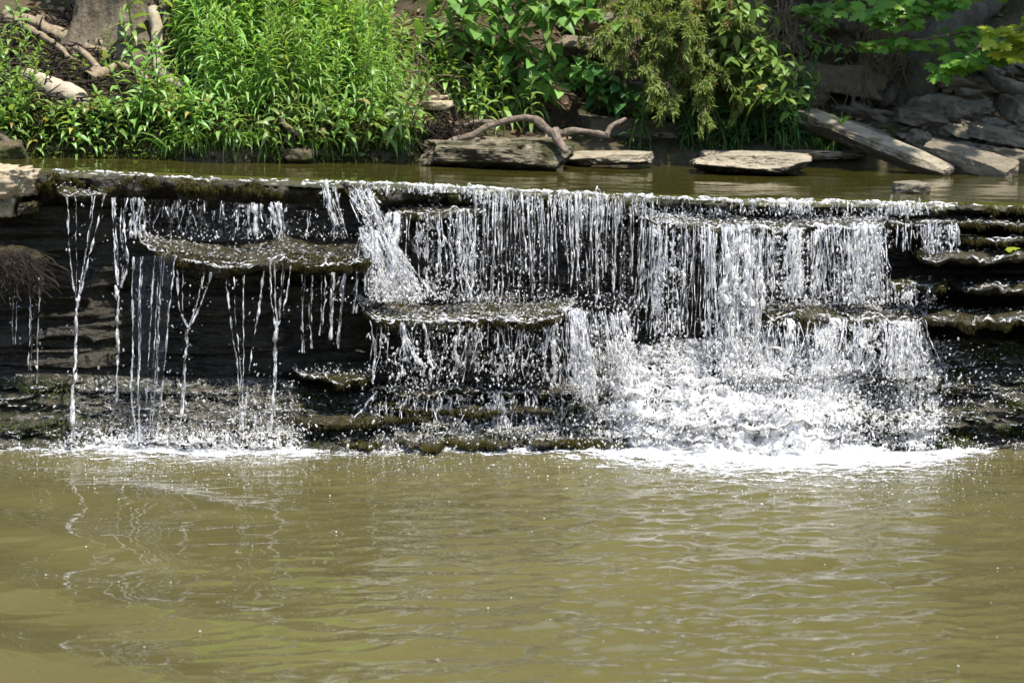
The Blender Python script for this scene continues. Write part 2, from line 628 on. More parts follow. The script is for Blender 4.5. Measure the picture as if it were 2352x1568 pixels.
px = np.concatenate([np.linspace(-5.5, -2.3, 60)[:-1], np.linspace(-2.3, 2.3, 760), np.linspace(2.3, 5.5, 60)[1:]])
py = np.concatenate([np.linspace(.3, 5.3, 120)[:-1], np.linspace(5.3, 9.7, 640)])
X, Yg = np.meshgrid(px, py, indexing='ij')
Zp = pool_z(X.ravel(), Yg.ravel())
pm = MB().add(np.stack([X.ravel(), Yg.ravel(), Zp], -1), grid_faces(len(px), len(py)))
kind(pm.build('water', M['pool']), 'structure', 'murky olive pool below the falls')

# upper stream: flat, then bending over the lip
ux = np.concatenate([np.linspace(-6, -2.4, 40)[:-1], np.linspace(-2.4, 2.4, 620), np.linspace(2.4, 6, 40)[1:]])
e = ylip(ux) + .02 * vn1(ux, 3.1, 4) + .008 * vn1(ux, 17, 5)
back = np.concatenate([np.linspace(3.2, .35, 60), np.linspace(.33, .05, 40)])
V = []
for b in back:
    y = e + b
    z = zup(ux) + .003 + waves(ux, y, 16, .06, .3, .02, R(90), R(35), 6)
    V.append(np.stack([ux, y, z], -1))
for k, a in enumerate(np.linspace(0, 1, 14)[1:]):
    th = a * R(80)
    y = e + .05 - .055 * np.sin(th) - .012 * a * vn1(ux, 40, 7)
    z = zup(ux) + .003 - .055 * (1 - np.cos(th)) * .7 + .003 * vn1(ux + a * .02, 55, 8) * a
    V.append(np.stack([ux, y, z], -1))
um = MB().add(np.array(V).reshape(-1, 3), grid_faces(len(V), len(ux)))
kind(um.build('water', M['upper']), 'structure', 'shallow olive stream above the falls')

# ------------------------------------------------------------------ rock face behind the falls
RT_V = [(-500, 860), (0, 860), (650, 870), (760, 905), (1280, 905), (1400, 800), (1700, 770), (2050, 770), (2150, 775), (2352, 775), (3000, 775)]
fu = np.linspace(-500, 2900, 1300)
sv = np.linspace(0, 1, 330)
U, Sv = np.meshgrid(fu, sv, indexing='ij')
vt = ip(U, LIP) + 14
vr = ip(U, RT_V)
t1 = Sv / .62
v = np.where(Sv < .62, vt + (vr - vt) * t1, vr + (1075 - vr) * (Sv - .62) / .38)
rec = .13 + .07 * vn1(U, 1 / 160, 12)
rampw = np.clip((Sv - .62) / .38, 0, 1)
Yf = np.where(Sv < .62, 9.56 + rec * sm(0, .08, Sv) - .05 * t1 - .06 * sm(.5, .62, Sv), 9.51 + rec * 0 - .06 - .40 * rampw ** .9)
Yf = np.where(Sv < .62, Yf, Yf)
P = D(U, v, Yf)
Pl = P.reshape(-1, 3)
lay = Pl * [1.2, 0.0, 1.0]
strat = vn(lay, [1.6, 1, 24], 31) * .032 + vn(lay, [3.5, 1, 60], 32) * .015 + .045 * sm(-.1, .1, vn(lay, [2.2, 1, 17], 37)) * sm(.12, .3, Sv.ravel()) - .025 * sm(-.08, .08, vn(lay, [4, 1, 33], 40)) * sm(.12, .3, Sv.ravel())
rwm = sm(.6, .68, Sv.ravel())
Qs = Pl * [1, 0, 1] + .03 * np.stack([fbm(Pl, 6, 61, 2)] * 3, -1)
sc = rwm * (-.030 * sm(-.1, .12, vn(Qs, [4, 1, 38], 35)) - .018 * sm(-.15, .1, vn(Qs, [8, 1, 70], 36)) - .010 * sm(-.1, .1, vn(Qs, [14, 1, 110], 39)) + .02 * fbm(Pl, 20, 38, 3) + .02)
Pl[:, 1] += strat + sc + .018 * fbm(Pl, 9, 33, 4)
rm = rampw.ravel()
nu, nv = U.shape
F = grid_faces(nu, nv)
ri = (rampw.ravel()[F].mean(1) > .02)
face = MB().add(Pl, F[~ri])
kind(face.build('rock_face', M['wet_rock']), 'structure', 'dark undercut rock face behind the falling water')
ramp = MB().add(Pl, F[ri])
kind(ramp.build('rock_terrain', M['ramp_rock']), 'structure', 'scaly wet bedrock sloping into the pool')
RAMP_P = P
_rU, _rV = fu, None


def ramp_at(u, w):
    """point on the sloping rock at photo column u, w = 0 top .. 1 waterline"""
    i = np.clip(((np.asarray(u) + 500) / 3400 * (nu - 1)).astype(int), 0, nu - 1)
    j = np.clip(((.62 + .38 * np.asarray(w)) * (nv - 1)).astype(int), 0, nv - 1)
    return RAMP_P[i, j]


# ------------------------------------------------------------------ ledges
def slab(front, Yf, Yb, dv, thick, seed, taper=(.05, .05), rough=.017, step=.011, crown=0.0, strata=30):
    """a bedded stone shelf; front = traced top front edge"""
    fr = np.array(front, float)
    L = abs(fr[-1, 0] - fr[0, 0]) / FPX * 9.3
    n = max(24, int(L / step))
    u = np.linspace(fr[0, 0], fr[-1, 0], n)
    v = np.interp(u, fr[:, 0], fr[:, 1])
    Pf = D(u, v, Yf)
    Pb = D(u, v - dv, Yb)
    s = np.linspace(0, 1, n)
    tp = np.ones(n)
    if taper[0]:
        tp *= np.sqrt(np.clip(s / taper[0], 0, 1))
    if taper[1]:
        tp *= np.sqrt(np.clip((1 - s) / taper[1], 0, 1))
    off = (.6 * vn1(u, 1 / 70, seed) + .4 * vn1(u, 1 / 23, seed + 1) + .3 * vn1(u, 1 / 9, seed + 6)) * .045
    tpv = (.2 + .8 * tp)[:, None]
    Pf = Pb + (Pf - Pb) * tpv
    off = off + .030 * (sm(-.08, .08, vn1(u, 1 / 55, seed + 21)) - .5) + .018 * (sm(-.06, .06, vn1(u, 1 / 21, seed + 22)) - .5)
    Pf[:, 1] += off * tp
    th = thick * FPX ** -1 * 9.3 * (.85 + .3 * vn1(u, 1 / 60, seed + 2) + .2 * vn1(u, 1 / 14, seed + 8)) * (.45 + .55 * tp)
    rows = []
    for a in np.linspace(0, 1, 16):
        p = Pb + (Pf - Pb) * a
        p[:, 2] -= np.where(a > .8, ((a - .8) / .2) ** 2 * th * .22, 0)
        rows.append(p)
    for a in np.linspace(0, 1, 12)[1:]:
        p = Pf.copy()
        p[:, 1] -= .012 * math.sin(a * math.pi)
        p[:, 1] += a ** 2 * .05
        p[:, 2] -= th * (.22 + .78 * a)
        rows.append(p)
    for a in np.linspace(0, 1, 5)[1:]:
        p = Pf + (Pb - Pf) * a
        p[:, 2] = Pf[:, 2] - th + (Pb[:, 2] - Pf[:, 2]) * a * .3
        p[:, 1] += .05 * (1 - a)
        rows.append(p)
    V = np.array(rows)
    k = len(rows)
    Vf = V.reshape(-1, 3)
    fm = np.repeat(np.concatenate([np.linspace(0, 1, 16) ** 2, np.ones(11), np.linspace(1, .1, 4)]), n)
    lay = Vf * [1, .3, 1]
    Vf[:, 1] += fm * (rough * 1.2 * vn(lay, [3, 3, strata], seed + 3) + rough * fbm(Vf, 11, seed + 4, 4))
    Vf[:, 2] += rough * .8 * fbm(Vf, 13, seed + 5, 4) * np.repeat(np.concatenate([np.ones(16), np.linspace(1, .3, 11), np.ones(4) * .6]), n)
    F = [grid_faces(k, n)]
    mb = MB().add(Vf, F[0])
    for c in (0, n - 1):
        ring = np.arange(k) * n + c
        cen = Vf[ring].mean(0)
        mb.add(np.concatenate([Vf[ring], [cen]]), np.stack([np.arange(k), (np.arange(k) + 1) % k, np.full(k, k)], -1))
    return mb, Vf.reshape(k, n, 3)


def moss_fringe(rows, dens, lmin, lmax, r0=12, r1=20, hang=.8):
    """short wet moss hanging from the front of a shelf"""
    seg = rows[r0:r1].reshape(-1, 3)
    m = int(dens)
    i = rng.integers(0, len(seg), m)
    O = seg[i] + rng.normal(0, .004, (m, 3))
    O = O[fbm(O, [7, 7, 16], 77, 3) > .08]
    m = len(O)
    d = np.stack([rng.normal(0, .25, m), -.55 - .3 * rng.random(m), -hang * rng.random(m) - .1], -1)
    return leaves(O, d, rng.uniform(lmin, lmax, m), rng.uniform(.002, .005, m), 1.0, .3, 'blade')


# (name label, front, Yf, Yb, dv, thick, seed, mossdens, taper)
LEDGES = [
    ('long mossy lip ledge at the left with a dark dripping front', [(84, 398), (130, 397), (300, 400), (450, 408), (600, 413), (770, 419)], 9.53, 9.8, 4, 58, 1, 9000, (.01, .01)),
    ('mossy lip ledge in the middle under the fine white curtain', [(765, 419), (900, 424), (1050, 432), (1176, 438), (1300, 444), (1490, 452)], 9.52, 9.8, 4, 44, 2, 6000, (.01, .01)),
    ('thin lip ledge right of the middle crowned with white water', [(1485, 451), (1600, 457), (1750, 461), (1900, 463), (2050, 466), (2190, 470)], 9.50, 9.8, 4, 32, 3, 4000, (.01, .02)),
    ('small wet shelf below the lip at the far left beside the boulder', [(130, 440), (180, 448), (250, 452)], 9.44, 9.6, 16, 16, 4, 700, (.2, .3)),
    ('broad mossy ledge jutting out low at the left', [(318, 575), (360, 583), (420, 592), (500, 606), (580, 600), (650, 588), (700, 600), (780, 606), (868, 596)], 9.25, 9.62, 46, 34, 5, 7000, (.08, .06)),
    ('mossy ledge in the middle with water boiling on top', [(826, 722), (900, 728), (960, 735), (1060, 734), (1150, 732), (1230, 734), (1320, 722)], 9.22, 9.58, 42, 30, 6, 5000, (.08, .08)),
    ('small square shelf under the lip with thick streams pouring off', [(892, 492), (960, 490), (1040, 486), (1112, 490)], 9.42, 9.58, 16, 22, 7, 900, (.08, .08)),
    ('long white-topped ledge just under the lip at the right', [(1480, 512), (1560, 505), (1650, 520), (1760, 524), (1850, 522), (1950, 520), (2040, 524)], 9.36, 9.56, 30, 26, 8, 2600, (.06, .05)),
    ('white ledge low at the right where the curtain lands', [(1740, 726), (1850, 716), (1950, 722), (2050, 730), (2130, 728)], 9.24, 9.56, 34, 44, 9, 1500, (.1, .1)),
    ('tiny ledge low in the middle wetted by drips', [(676, 866), (740, 868), (800, 870), (872, 862)], 9.26, 9.5, 20, 16, 10, 900, (.15, .2)),
    ('low dark ledge in the middle near the pool', [(858, 896), (980, 900), (1100, 898), (1220, 902), (1360, 900)], 9.30, 9.5, 14, 14, 11, 500, (.1, .1)),
    ('long thin wet tier low in the middle just above the pool', [(640, 962), (760, 966), (900, 960), (1010, 966)], 9.17, 9.3, 12, 14, 31, 900, (.15, .15)),
    ('thin mossy tier at the waterline left of the middle', [(690, 1016), (790, 1012), (900, 1018)], 9.09, 9.25, 10, 18, 32, 1500, (.15, .15)),
    ('wet tier at the waterline in the middle of the pool edge', [(880, 1012), (1000, 1018), (1110, 1010), (1210, 1018)], 9.07, 9.25, 10, 20, 33, 1500, (.1, .15)),
    ('dark green mossy tier at the waterline beside the boiling white water', [(1200, 1014), (1300, 1010), (1380, 1016), (1470, 1018)], 9.06, 9.25, 10, 22, 34, 2200, (.1, .15)),
    ('crooked wet tier in the middle beneath the low dark ledge', [(860, 936), (980, 944), (1120, 938), (1300, 946)], 9.21, 9.35, 10, 14, 35, 700, (.15, .1)),
    ('topmost dark step of the stone stairs at the right edge', [(2165, 474), (2250, 472), (2340, 474), (2500, 480), (2800, 488)], 9.47, 9.7, 6, 24, 12, 1800, (.06, 0)),
    ('second step of the stone stairs at the right edge', [(2015, 512), (2100, 512), (2180, 506), (2280, 512), (2360, 514), (2500, 516), (2800, 520)], 9.40, 9.6, 14, 22, 13, 2400, (.05, 0)),
    ('third step of the stone stairs at the right edge', [(2195, 542), (2260, 548), (2330, 546), (2420, 548), (2800, 552)], 9.36, 9.6, 10, 24, 14, 1700, (.1, 0)),
    ('fourth step of the stone stairs holding a fallen green leaf', [(2105, 592), (2200, 592), (2290, 592), (2346, 588), (2380, 586)], 9.27, 9.55, 20, 24, 15, 2200, (.1, .12)),
    ('short step with falling drops left of the stairs', [(2040, 652), (2090, 650), (2150, 648), (2172, 650)], 9.33, 9.55, 14, 20, 16, 700, (.1, .1)),
    ('fifth step of the stone stairs at the right edge', [(2180, 660), (2260, 658), (2352, 660), (2500, 662), (2800, 666)], 9.28, 9.58, 14, 28, 17, 2200, (.1, 0)),
    ('lowest thick mossy step of the stone stairs at the right edge', [(2085, 728), (2180, 724), (2260, 734), (2352, 728), (2500, 730), (2800, 734)], 9.20, 9.58, 28, 34, 18, 3400, (.08, 0)),
]
ROWS = {}
for (lab, fr, Yf_, Yb_, dv, th, sd, md, tp) in LEDGES:
    mb, rows = slab(fr, Yf_, Yb_, dv, th, sd * 13, tp)
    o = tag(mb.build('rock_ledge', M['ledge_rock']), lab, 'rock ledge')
    V, F, A = moss_fringe(rows, md * 2.6, .004, .013)
    MB().add(V, F, A).build('moss', M['moss'], o)['kind'] = 'stuff'
    ROWS[sd] = rows

# ------------------------------------------------------------------ rocks
def rock(size, seed, n=14, planes=10, cut=.78, rough=.05, strata=0.0):
    r = np.random.default_rng(seed)
    g = np.linspace(-1, 1, n)
    Vs, Fs, o = [], [], 0
    A, B = np.meshgrid(g, g, indexing='ij')
    for ax in range(3):
        for sgn in (-1, 1):
            p = np.zeros((n, n, 3))
            p[..., ax] = sgn
            p[..., (ax + 1) % 3] = A * sgn
            p[..., (ax + 2) % 3] = B
            Vs.append(p.reshape(-1, 3))
            Fs.append(grid_faces(n, n, o))
            o += n * n
    V = np.concatenate(Vs)
    rr = np.linalg.norm(V, axis=1, keepdims=True)
    V = V * (1 - .07 * (rr - 1))
    for k in range(planes):
        nn = nrm(r.standard_normal(3) * [1, 1, .7])
        dd = cut * (1 + .3 * r.random()) * (np.abs(nn).sum() * .62 + .2)
        h = np.maximum(V @ nn - dd, 0)
        V = V - h[:, None] * nn
    s = np.asarray(size) * .5
    V = V * s
    mn = s.min()
    V = V + nrm(V) * (mn * rough * 5 * fbm(V / mn, 1.6, seed, 5, .6))[:, None]
    if strata:
        rad = nrm(V * [1, 1, 0])
        V = V + rad * (strata * vn(V * [.4, .4, 1], [6, 6, 45], seed + 3))[:, None]
    # weld
    key = np.round(V, 5)
    _, idx, inv = np.unique(key, axis=0, return_index=True, return_inverse=True)
    inv = inv.ravel()
    return V[idx], inv[np.concatenate(Fs)]


def put_rock(name, label, cat, center, size, rot, seed, mat='grey_rock', group=None, **kw):
    V, F = rock(size, seed, **kw)
    Rm = Matrix.Rotation(R(rot[2]), 3, 'Z') @ Matrix.Rotation(R(rot[1]), 3, 'Y') @ Matrix.Rotation(R(rot[0]), 3, 'X')
    V = V @ np.array(Rm).T
    # drop degenerate quads to keep the mesh clean
    F = F[[len(set(f)) == 4 for f in F.tolist()]]
    o = MB().add(V, F).build(name, M[mat])
    o.location = center
    return tag(o, label, cat, group)


def sz(px, Y):
    return px / FPX * Y


def prock(label, u0, v0, u1, v1, Y, depth, mat='grey_rock', rot=(0, 0, 0), name='rock', cat='rock', seed=None, **kw):
    c = D((u0 + u1) / 2, (v0 + v1) / 2, Y + depth * .5)
    return put_rock(name, label, cat, c, (sz(u1 - u0, Y), depth, sz(v1 - v0, Y)), rot, seed or abs(int(u0 * 7 + v0)), mat, **kw)


# beside and in the upper stream
prock('pale sunlit boulder at the left end of the lip', -70, 380, 86, 452, 9.36, .40, 'limestone', name='boulder', cat='boulder', n=26, rough=.07)
prock('small pale stone wedged under the left boulder', -30, 448, 44, 494, 9.42, .25, 'limestone', n=18)
prock('small wet stone beside the pale one under the left boulder', 44, 462, 96, 490, 9.46, .2, 'ledge_rock', n=18)
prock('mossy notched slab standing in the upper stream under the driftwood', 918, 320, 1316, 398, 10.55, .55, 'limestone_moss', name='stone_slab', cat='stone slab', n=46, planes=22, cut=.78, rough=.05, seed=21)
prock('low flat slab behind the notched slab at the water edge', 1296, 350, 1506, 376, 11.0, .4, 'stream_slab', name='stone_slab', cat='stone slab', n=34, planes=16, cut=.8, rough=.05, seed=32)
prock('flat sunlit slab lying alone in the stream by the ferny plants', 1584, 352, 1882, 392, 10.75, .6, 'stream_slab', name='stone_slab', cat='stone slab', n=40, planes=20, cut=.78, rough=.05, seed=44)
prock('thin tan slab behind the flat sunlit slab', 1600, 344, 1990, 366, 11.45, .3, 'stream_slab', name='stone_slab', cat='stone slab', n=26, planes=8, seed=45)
prock('small grey stone poking out of the stream near the right edge', 2052, 418, 2128, 442, 9.9, .22, 'grey_rock', n=20, planes=8, seed=51)
# leaning slabs
def leaning(label, a, b, wid, thick, tilt, mat, seed):
    """a slab running from photo point a (u,v,Y) to b"""
    A, B = D(*a), D(*b)
    d = B - A
    Ln = np.linalg.norm(d)
    V, F = rock((Ln, wid, thick), seed, n=40, planes=12, cut=.88, rough=.03, strata=.006)
    F = F[[len(set(f)) == 4 for f in F.tolist()]]
    ex = nrm(d)
    ey = nrm(np.cross([0, 0, 1.0], ex))
    ez = np.cross(ex, ey)
    c, s = math.cos(R(tilt)), math.sin(R(tilt))
    ey, ez = ey * c + ez * s, ez * c - ey * s
    V = V[:, :1] * ex + V[:, 1:2] * ey + V[:, 2:] * ez
    o = MB().add(V, F).build('leaning_slab', M[mat])
    o.location = (A + B) / 2
    return tag(o, label, 'stone slab')


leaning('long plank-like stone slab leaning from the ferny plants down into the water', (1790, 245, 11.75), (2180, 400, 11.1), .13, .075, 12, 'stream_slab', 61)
leaning('shorter rough slab leaning beside the long plank-like one', (2130, 338, 11.35), (2330, 396, 11.05), .13, .085, 12, 'grey_slab', 62)
prock('rounded pale rock at the water on the right edge', 2225, 340, 2420, 400, 11.3, .5, 'grey_slab', rot=(0, 8, 0), n=24, seed=63)
# the right bank: overhang and rubble
prock('big dark block of earth and stone overhanging the right bank', 1790, -40, 1985, 165, 12.0, .6, 'soil', rot=(0, 6, 0), name='boulder', cat='boulder', n=40, planes=14, cut=.8, rough=.07, seed=70)
prock('thick bedded slab jutting out beneath the overhanging block', 1800, 150, 2022, 212, 11.85, .5, 'grey_slab', rot=(0, 9, 0), name='stone_slab', cat='stone slab', n=34, cut=.86, rough=.03, seed=71)
prock('thinner slab lying on top of the thick bedded slab', 1880, 150, 2026, 196, 11.9, .5, 'grey_slab', rot=(0, 9, 0), name='stone_slab', cat='stone slab', n=30, cut=.86, rough=.03, seed=72)
prock('rounded stone under the bedded slab next to the dry grass', 1790, 182, 1905, 238, 11.8, .35, 'grey_slab', rot=(0, 8, 0), n=24, seed=73)
RUB = [
    ('long dark bedded rock below the leaning maple trunk', 2030, 212, 2290, 285, 12.0, .4, 4), ('pale cracked stone in the middle of the rubble slope', 2160, 236, 2236, 296, 11.75, .25, 12),
    ('flat stone above the pale cracked stone', 2180, 205, 2270, 238, 12.0, .3, 15), ('tilted slab on the rubble slope at the right edge', 2270, 232, 2420, 312, 11.75, .3, 24),
    ('brown stone below the pale cracked stone', 2140, 290, 2215, 325, 11.6, .25, 5), ('long low stone near the foot of the rubble slope', 2160, 322, 2310, 352, 11.5, .3, 8),
    ('dark flat stone right of the pale cracked stone', 2225, 270, 2340, 302, 11.7, .3, 6), ('small stone lodged behind the long leaning slab', 2080, 300, 2150, 350, 11.5, .2, 30),
    ('wide stone half in shadow at the foot of the maple', 2060, 170, 2150, 225, 12.1, .3, 4), ('small square stone high on the rubble slope', 2240, 190, 2310, 222, 12.1, .3, 10),
    ('small tan stone beside the root of the maple', 2150, 190, 2200, 214, 12.1, .25, 5), ('narrow stone in the dark gap over the leaning slab', 1990, 215, 2070, 250, 12.0, .25, 14),
    ('thin stone tucked under the tilted slab', 2290, 300, 2400, 335, 11.55, .3, 12), ('grey stone at the very top right of the rubble', 2290, 140, 2400, 185, 12.4, .3, 14),
    ('flat stone near the right edge above the rounded pale rock', 2250, 315, 2352, 345, 11.45, .3, 4), ('dark stone beneath the long low stone', 2110, 345, 2230, 372, 11.5, .25, 6),
]
for k, (lab, a, b, c, d, Y, dep, ry) in enumerate(RUB):
    Y = min(Y, ground((a + c) / 2, (b + d) / 2)[1] - .08)
    prock(lab, a, b, c, d, Y, dep, 'grey_slab' if k % 3 else 'grey_rock', rot=(6 - k % 5 * 4, ry, k * 37 % 30 - 15), seed=80 + k, n=26, planes=18, cut=.66, rough=.05, strata=.006)
for lab, a, b, c, d, Y, dep, ry in [
    ('broad flat slab across the middle of the shaded right slope', 2020, 252, 2190, 292, 11.8, .45, 7), ('broad dark slab stacked above the middle of the right slope', 2110, 176, 2290, 214, 12.05, .45, 11),
    ('long slab low on the right slope above the rounded pale rock', 2190, 292, 2400, 330, 11.6, .4, 10), ('thick dark slab at the right edge under the yellow maple leaves', 2270, 188, 2460, 236, 12.0, .4, 16),
    ('dark slab tucked behind the upper part of the leaning plank', 1900, 240, 2050, 276, 11.95, .4, 12)]:
    Y = ground((a + c) / 2, (b + d) / 2)[1] - .16
    prock(lab, a, b, c, d, Y, dep, 'grey_slab', rot=(4, ry, 4), name='stone_slab', cat='stone slab', seed=a + b, n=34, planes=18, cut=.7, rough=.04, strata=.008)
for k in range(26):
    u = rng.uniform(1980, 2480)
    v = rng.uniform(150, 372)
    if v < 200 and u < 2150:
        continue
    p = ground(u, v)
    s = rng.uniform(.05, .14)
    put_rock('stone', 'small broken stone among the rubble of the shaded right slope', 'stone', p + [0, -.02, .01], (s * 2.1, s * 1.3, s * .42), (rng.uniform(-15, 15), rng.uniform(0, 25), rng.uniform(-30, 30)), 300 + k, 'grey_rock' if k % 2 else 'grey_slab', 'small rubble stones', n=12, planes=16, cut=.64, rough=.06, strata=.004)
# the middle bank ledges
prock('grey rock layer showing between the vine leaves at the top', 1190, 20, 1420, 78, 12.1, .5, 'grey_rock', rot=(0, 3, 0), name='stone_slab', cat='stone slab', n=30, rough=.03, strata=.01, seed=120)
prock('pale bedded stone behind the hanging dry leaves', 1262, 84, 1408, 130, 11.9, .4, 'grey_slab', rot=(0, 5, 0), name='stone_slab', cat='stone slab', n=30, rough=.04, seed=121)
prock('long low rock layer behind the driftwood', 1290, 272, 1585, 322, 11.7, .45, 'grey_slab', rot=(0, 5, 0), name='stone_slab', cat='stone slab', n=34, rough=.03, seed=122)
prock('sandy rock face under the ferny plants', 1440, 300, 1620, 350, 11.75, .4, 'limestone', rot=(0, 4, 0), n=30, seed=123)
prock('broad shadowy rock layer under the juniper', 1330, 190, 1620, 262, 11.95, .5, 'grey_rock', rot=(0, 5, 0), name='stone_slab', cat='stone slab', n=34, rough=.03, seed=124)
prock('small flat stone on the bank left of the driftwood', 968, 232, 1040, 252, 11.2, .2, 'limestone', n=18, seed=125)
prock('lower flat stone at the end of the left plants', 978, 216, 1030, 234, 11.35, .2, 'limestone', n=18, seed=126)
prock('grey shelf stone under the grassy plants', 1040, 60, 1200, 100, 12.2, .3, 'grey_rock', rot=(0, 4, 0), name='stone_slab', cat='stone slab', n=24, seed=127)
prock('dark stone behind the tree roots at the top left', 30, 18, 150, 50, 12.15, .3, 'grey_rock', n=20, seed=128)
prock('brown stone at the top left above the roots', 70, -12, 170, 18, 12.3, .3, 'grey_rock', n=20, seed=129)
prock('mossy earth clump in the water at the foot of the tall plants', 655, 340, 720, 380, 10.42, .2, 'soil', name='moss_mound', cat='moss', n=18, seed=130)
prock('mossy earth clump at the water edge on the far left', -40, 320, 70, 378, 10.1, .3, 'soil', name='moss_mound', cat='moss', n=18, seed=131)

# wad of roots hanging under the lip at the left
wr = D(40, 600, 9.42)
wad = put_rock('root_wad', 'dark wad of hairy roots under the left end of the lip', 'root wad', wr, (.22, .3, .10), (0, 16, 0), 140, 'ledge_rock', n=22)
m = 420
O = wr + np.stack([rng.uniform(-.16, .08, m), rng.uniform(-.15, -.08, m), rng.uniform(-.03, .07, m)], -1)
t = np.linspace(0, 1, 8)
P = O[:, None] + np.stack([(rng.normal(.05, .06, m))[:, None] * t + .01 * np.sin(rng.uniform(3, 16, (m, 1)) * t), -.05 * t[None] + rng.normal(0, .02, (m, 1)) * t + .008 * np.sin(rng.uniform(3, 14, (m, 1)) * t + rng.uniform(0, 6, (m, 1))), -(rng.uniform(.03, .13, m))[:, None] * t ** 1.5], -1)
V, F = tubes(P, np.where(rng.random((m, 1)) < .15, .0028, .0009), 3)
o = MB().add(V, F).build('rootlets', M['rootlet'], wad)
o.matrix_parent_inverse = Matrix.Translation(wad.location).inverted()
o['kind'] = 'stuff'

# ------------------------------------------------------------------ wood
B0 = np.array(ground(262, 112))
B0[1] += .1
trunk = empty('tree', B0, 'thick grey-brown tree trunk with spreading roots at the top left', 'tree')
n, k = 70, 130
zz = np.concatenate([np.linspace(-.25, .8, 50), np.linspace(.85, 4.5, 20)])
a = np.arange(k) * 2 * math.pi / k
ZZ, AA = np.meshgrid(zz, a, indexing='ij')
rad = .175 - .02 * ZZ.clip(0) + .16 * np.exp(-(ZZ + .05).clip(0) / .16) * (1 + .45 * np.sin(5 * AA + .6))
V = np.stack([rad * np.cos(AA) + .02 * ZZ, rad * np.sin(AA), ZZ], -1).reshape(-1, 3)
V += nrm(V * [1, 1, 0]) * (.022 * np.abs(vn(V, [26, 26, 3.5], 3)) + .012 * vn(V, [50, 50, 8], 6) + .02 * fbm(V, 7, 4, 3))[:, None]
MB().add(V, grid_faces(n, k, 0, True)).build('trunk', M['bark'], trunk)
for j, (p, q) in enumerate([((0, 0, 2.6), (-1.2, .6, 3.6)), ((.05, 0, 3.2), (1.0, .5, 4.3)), ((.05, 0, 4.3), (.2, .3, 5.6))]):
    V, F = tube1([p, (np.array(p) + q) / 2 + [0, 0, .15], q], [.08, .05, .02], 20, 8, .03, j)
    MB().add(V, F).build('limb', M['bark'], trunk)
ROOTS = [([(280, 70), (240, 88), (200, 118), (150, 96), (60, 60), (10, 45)], .045, .02), ([(262, 95), (275, 120), (282, 150), (300, 170)], .035, .018),
         ([(230, 84), (200, 105), (215, 128), (262, 138), (330, 165)], .03, .016), ([(180, 100), (230, 118), (275, 135), (300, 165), (330, 190)], .035, .015),
         ([(300, 95), (320, 125), (350, 155)], .04, .02), ([(90, 62), (120, 90), (160, 110), (200, 140), (240, 185)], .028, .012),
         ([(20, 58), (60, 78), (120, 112), (170, 150)], .024, .01), ([(285, 110), (300, 140), (310, 170), (340, 200)], .03, .012), ([(200, 196), (240, 180), (270, 168), (300, 175)], .03, .015)]
for j, (pts, r0, r1) in enumerate(ROOTS):
    W = np.array([ground(u, v) for u, v in pts]) + [0, -.02, .03]
    W[:, 1] = np.minimum(W[:, 1], B0[1] + .05)
    V, F = tube1(W - B0, [r0, (r0 + r1) / 2, r1], 50, 9, .012, j * 5, .3)
    MB().add(V, F).build('root', M['root'], trunk)
rl = MB()
m = 700
cu, cv = rng.uniform(10, 340, m), rng.uniform(40, 250, m)
for j in range(m):
    p = ground(cu[j], cv[j]) + [0, -.01, .03]
    d = np.array([rng.normal(0, .1), rng.normal(-.03, .03), rng.normal(-.04, .05)])
    V, F = tube1([p - B0, p + d * .5 - B0 + rng.normal(0, .02, 3), p + d - B0], [.005, .004, .002], 8, 4)
    rl.add(V, F)
rl.build('rootlets', M['rootlet'], trunk)['kind'] = 'stuff'


def log(name, label, cat, pts, rad, mat, n=60, k=12, lump=.12, extra=(), wob=.012, seed=1):
    W = np.array([D(*p) if p[2] else ground(p[0], p[1]) + [0, -.03, .02] for p in pts])
    o0 = W[0]
    mb = MB().add(*tube1(W - o0, rad, n, k, wob, seed, lump))
    root = mb.build(name, M[mat])
    root.location = o0
    tag(root, label, cat)
    for e, er in extra:
        E = np.array([D(*p) for p in e])
        V, F = tube1(E - o0, er, 30, 9, wob * .6, seed + 9, lump)
        MB().add(V, F).build('branch', M[mat], root)
    return root


log('driftwood', 'crooked weathered driftwood branch lying over the mossy slab', 'driftwood',
    [(1020, 328, 10.75), (1080, 310, 10.75), (1140, 282, 10.75), (1205, 268, 10.75), (1240, 282, 10.72), (1275, 305, 10.7), (1310, 298, 10.7), (1360, 302, 10.7), (1402, 312, 10.7)],
    [.012, .014, .015, .017, .021, .023, .014, .013, .013], 'deadwood', 120, 14, .26,
    [([(1275, 300, 10.7), (1285, 325, 10.66), (1305, 350, 10.62)], [.028, .024, .012]), ([(1396, 308, 10.7), (1406, 290, 10.72), (1440, 272, 10.75)], [.013, .012, .008]), ([(1140, 284, 10.76), (1100, 282, 10.85), (1060, 290, 10.9)], [.018, .016, .010])])
log('log', 'pale barkless upright branch stub among the left plants', 'dead branch', [(352, 20, 11.1), (362, 80, 11.05), (365, 140, 10.95), (385, 180, 10.9), (425, 205, 10.85)], [.028, .03, .026, .03, .02], 'palewood', seed=3)
log('log', 'pale thick log half buried on the left bank', 'log', [(60, 180, 0), (110, 205, 0), (165, 228, 0), (190, 240, 0)], [.03, .05, .055, .03], 'palewood', seed=4)
log('log', 'dark slanting stick at the bottom left of the bank', 'stick', [(-20, 280, 10.3), (15, 320, 10.2), (40, 350, 10.15)], [.016, .018, .012], 'bark', seed=5)
log('log', 'broken dead stick under the tall plants', 'stick', [(618, 245, 10.6), (655, 285, 10.5), (690, 310, 10.45)], [.012, .014, .01], 'bark', seed=6)
